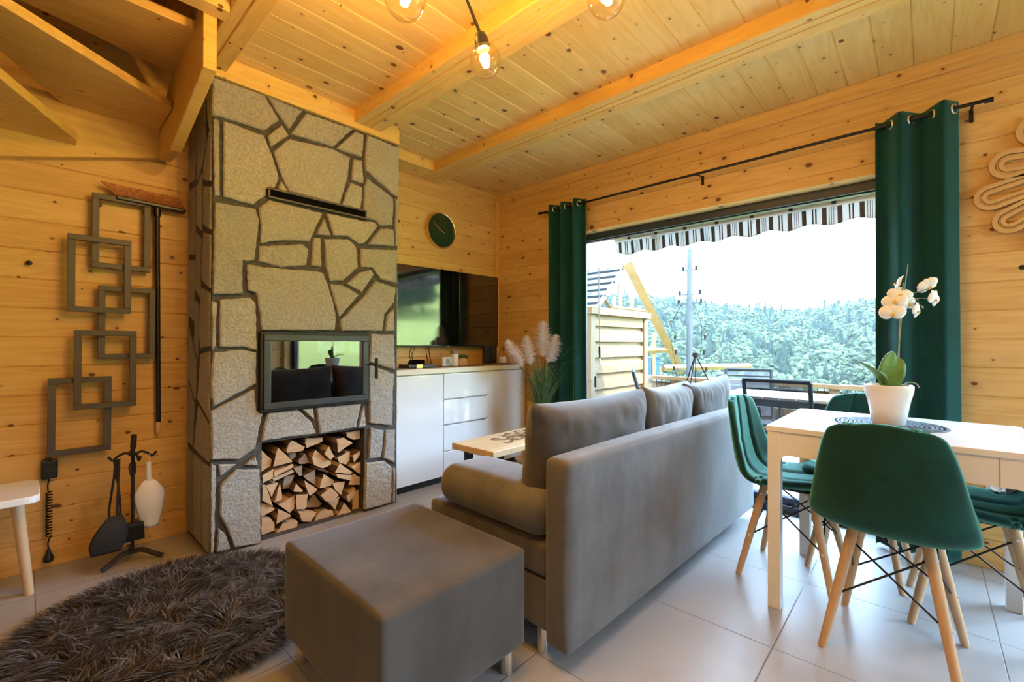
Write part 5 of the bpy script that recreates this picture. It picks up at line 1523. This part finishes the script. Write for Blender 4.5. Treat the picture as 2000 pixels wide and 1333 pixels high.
up = thing('utility_pole', 'pale lattice utility pole with insulators outside the window', 'utility pole', (15.0, 5.8, -9))
PX, PY = 15.0, 5.80
TB([(PX, PY, -9), (PX, PY, 1.6), (PX, PY, 4.27)], [0.15, 0.10, 0.085], 8).build('mast', 'concrete_pole', up)
for zc, dy, L in ((3.55, 0.0, 0.32), (2.75, 0.05, 0.5), (2.45, -0.05, 0.55), (1.25, 0.0, 0.75), (0.75, 0.0, 0.7), (0.2, 0.1, 0.8)):
    BX(PX-0.03, PX+0.03, PY-L/1.4, PY+L/1.4, zc-0.025, zc+0.025).build('cross_arm', 'concrete_pole', up)
    for s_ in (-1, 1):
        TB([(PX, PY+s_*L/1.5, zc), (PX, PY+s_*L/1.5, zc+0.14)], 0.04, 8).build('insulator', 'cable_black', up)
for i, (dy, a) in enumerate(((-0.30, 0.5), (0.42, 0.3))):
    TB(smooth_path([(PX-0.1, PY+dy*0.5, 2.45), (PX-0.1, PY+dy*1.4, 1.7), (PX-0.1, PY+dy*1.2, 0.7), (PX-0.1, PY+dy*0.3, -0.4)]), 0.008, 6).build('drop_cable', 'cable_black', up)

# land: terrace slope, valley, wooded hill
def ridge(az):
    pts = [(-180, 0.085), (-95, 0.19), (-40, 0.21), (-24, 0.13), (-8, 0.09), (4.6, 0.078), (10.2, 0.065), (15.6, 0.080), (22, 0.094), (25.6, 0.104), (36, 0.11), (60, 0.10), (180, 0.08)]
    for (a, b), (c, d) in zip(pts, pts[1:]):
        if a <= az <= c: return lerp(b, d, (az-a)/(c-a))
    return 0.08
def sstep(t): t = max(0.0, min(1.0, t)); return t*t*(3-2*t)
def land(x, y):
    d = math.hypot(x, y); az = math.degrees(math.atan2(y, x))
    low = -2.3-8.0*sstep((d-9)/40)
    if az < -12: low = lerp(low, -1.6+5.5*sstep((d-9)/70), min(1, (-12-az)/10))
    H = 1.09+ridge(az)*205-6.5
    h = lerp(low, H, sstep((d-66)/140)) if d < 206 else H-(d-206)*0.05
    return h+0.8*nz(x*0.03, y*0.03)*min(1, d/40)
gm = MB()
NA, ND = 120, 60
dl = [7.5+(340-7.5)*(i/(ND-1))**1.7 for i in range(ND)]
gm.grid(lambda u, v_: (lambda d, a: (d*math.cos(a), d*math.sin(a), land(d*math.cos(a), d*math.sin(a))))(dl[min(int(v_*(ND-1)+0.5), ND-1)], R(lerp(-100, 75, u))), NA, ND)
gm.keep = True
struct(gm.build('meadow_ground', 'meadow', smooth=True), 'green meadow and valley slopes beyond the terrace')

ICO = [(0, 11, 5), (0, 5, 1), (0, 1, 7), (0, 7, 10), (0, 10, 11), (1, 5, 9), (5, 11, 4), (11, 10, 2), (10, 7, 6), (7, 1, 8), (3, 9, 4), (3, 4, 2), (3, 2, 6), (3, 6, 8), (3, 8, 9), (4, 9, 5), (2, 4, 11), (6, 2, 10), (8, 6, 7), (9, 8, 1)]
PH = (1+5**0.5)/2
ICV = [Vector(p).normalized() for p in ((-1, PH, 0), (1, PH, 0), (-1, -PH, 0), (1, -PH, 0), (0, -1, PH), (0, 1, PH), (0, -1, -PH), (0, 1, -PH), (PH, 0, -1), (PH, 0, 1), (-PH, 0, -1), (-PH, 0, 1))]
def tree_mesh(kind, seed):
    rg = random.Random(seed)
    mb = MB()
    if kind == 'broadleaf':
        bm = bmesh.new(); bmesh.ops.create_icosphere(bm, subdivisions=1, radius=1.0)
        V = [v.co.copy() for v in bm.verts]; F = [tuple(v.index for v in f.verts) for f in bm.faces]; bm.free()
        mb.add([Vector((0, 0, 4.3))+Vector((v.x*1.9, v.y*1.9, v.z*2.5)) for v in V], F)
        for k in range(64):
            z_ = rg.uniform(-0.75, 1.0); a = rg.random()*6.28; q = math.sqrt(max(0, 1-z_*z_))*(1.0 if z_ > -0.2 else 0.85)
            lob = 1+0.22*math.sin(3*a+seed)+rg.uniform(-0.1, 0.12)
            c = Vector((2.15*q*lob*math.cos(a), 2.15*q*lob*math.sin(a), 4.3+2.75*z_*(1+0.1*math.sin(2*a+seed))))
            s_ = rg.uniform(0.38, 0.75)
            mb.add([c+Vector((v.x*rg.uniform(0.6, 1.3), v.y*rg.uniform(0.6, 1.3), v.z*rg.uniform(0.5, 1.1)))*s_ for v in ICV], ICO)
        mb.tube([(0, 0, -1.5), (0, 0, 3)], [0.28, 0.18], 6)
    else:
        H = rg.uniform(8, 10)
        for k in range(9):
            t = k/9
            zb = H*(0.10+0.86*t); r = (1-t)**0.85*1.75+0.12; N = 18
            vs = [(0, 0, zb+H*0.17)]
            ph = rg.random()*6
            for j in range(N):
                a = 2*math.pi*j/N+ph
                q = r*(1.0 if j % 2 else 0.55)*rg.uniform(0.8, 1.15)
                vs.append((q*math.cos(a), q*math.sin(a), zb-rg.uniform(0, 0.35)))
            mb.add(vs, [(0, 1+j, 1+(j+1) % N) for j in range(N)])
        mb.tube([(0, 0, -1.5), (0, 0, H*0.9)], [0.2, 0.04], 6)
    return mb
PROT = {}
for kind in ('broadleaf', 'conifer'):
    PROT[kind] = [tree_mesh(kind, 100+i) for i in range(4)]
rg = random.Random(21)
spots = []
d = 60.0
while d < 212:
    az = -6.0
    step = 3.0+d*0.002
    while az < 44:
        a2 = az+rg.uniform(-0.4, 0.4)*math.degrees(step/d); d2 = d+rg.uniform(-2, 2)
        x, y = d2*math.cos(R(a2)), d2*math.sin(R(a2))
        pc = 0.35+0.5*nz(x*0.02, y*0.02, 7)+(0.15 if d > 150 else -0.05)
        kind = 'conifer' if rg.random() < pc else 'broadleaf'
        spots.append((d2, x, y, kind, rg.randint(0, 3), rg.uniform(0.55, 0.9), rg.random()*6.28))
        az += math.degrees(step/d)
    d += step*0.95
# trees that show largest: nearest and inside the window's field of view
def inview(x, y):
    az = math.degrees(math.atan2(y, x)); return 2.5 <= az <= 28
near = sorted([s_ for s_ in spots if inview(s_[1], s_[2])])[:290]
rest = [s_ for s_ in spots if s_ not in near]
LBL = {'broadleaf': 'pale leafy tree on the wooded hillside beyond the terrace', 'conifer': 'dark pointed conifer on the wooded hillside beyond the terrace'}
base_objs = {}
for kind in PROT:
    for i, mb in enumerate(PROT[kind]):
        me = bpy.data.meshes.new('tree_'+kind)
        me.from_pydata(mb.v, [], mb.f); me.materials.append(MATS[kind])
        me.polygons.foreach_set('use_smooth', [False]*len(me.polygons))
        base_objs[kind, i] = me
for d2, x, y, kind, i, s_, r_ in near:
    o = bpy.data.objects.new('conifer_tree' if kind == 'conifer' else 'leafy_tree', base_objs[kind, i])
    COL.objects.link(o)
    o.location = (x, y, land(x, y)); o.scale = (s_, s_, s_*1.05); o.rotation_euler = (0, 0, r_)
    tag(o, LBL[kind], 'tree', 'trees on the wooded hillside')
for kind in ('broadleaf', 'conifer'):
    fm_ = MB()
    for d2, x, y, kd, i, s_, r_ in rest:
        if kd != kind: continue
        fm_.add(PROT[kind][i].v, PROT[kind][i].f, Matrix.Translation((x, y, land(x, y))) @ Matrix.Rotation(r_, 4, 'Z') @ Matrix.Scale(s_, 4))
    fm_.keep = True
    o = fm_.build('far_forest', kind, fix=False, smooth=False)
    tag(o, 'distant mass of %s trees covering the upper hill to the ridge' % ('leafy' if kind == 'broadleaf' else 'conifer'), 'forest', kind='stuff')
bs = random.Random(4)
for i in range(30):
    d2 = bs.uniform(36, 54); az = bs.uniform(2, 21)
    x, y = d2*math.cos(R(az)), d2*math.sin(R(az))
    o = bpy.data.objects.new('shrub', base_objs['broadleaf', i % 4]); COL.objects.link(o)
    s_ = bs.uniform(0.55, 0.85)
    o.location = (x, y, land(x, y)-1.2*s_); o.scale = (s_, s_, s_*0.9); o.rotation_euler = (0, 0, bs.random()*6)
    tag(o, 'bright rounded shrub in the valley just beyond the terrace railing', 'shrub', 'shrubs in the valley below the terrace')
for i in range(60):
    d2 = bs.uniform(85, 190); az = -bs.uniform(28, 80)
    x, y = d2*math.cos(R(az)), d2*math.sin(R(az))
    o = bpy.data.objects.new('leafy_tree', base_objs['broadleaf', i % 4]); COL.objects.link(o)
    o.location = (x, y, land(x, y)); s_ = bs.uniform(0.9, 1.4); o.scale = (s_, s_, s_)
    tag(o, 'leafy tree beside the meadow, seen only mirrored in the television', 'tree', 'trees mirrored in the television')
hm = NT('haze_air')
hm.t.nodes.remove(hm.b)
vs_ = hm.n('ShaderNodeVolumeScatter')
vs_.inputs['Color'].default_value = (0.7, 0.86, 1.0, 1); vs_.inputs['Density'].default_value = 0.00024
hm.l(vs_.outputs[0], hm.out.inputs['Volume'])
hzb = BX(20, 330, -160, 200, -30, 60); hzb.keep = True
o = hzb.build('valley_haze', 'haze_air'); tag(o, 'thin bluish summer haze filling the valley up to the wooded hill', 'haze', kind='stuff')
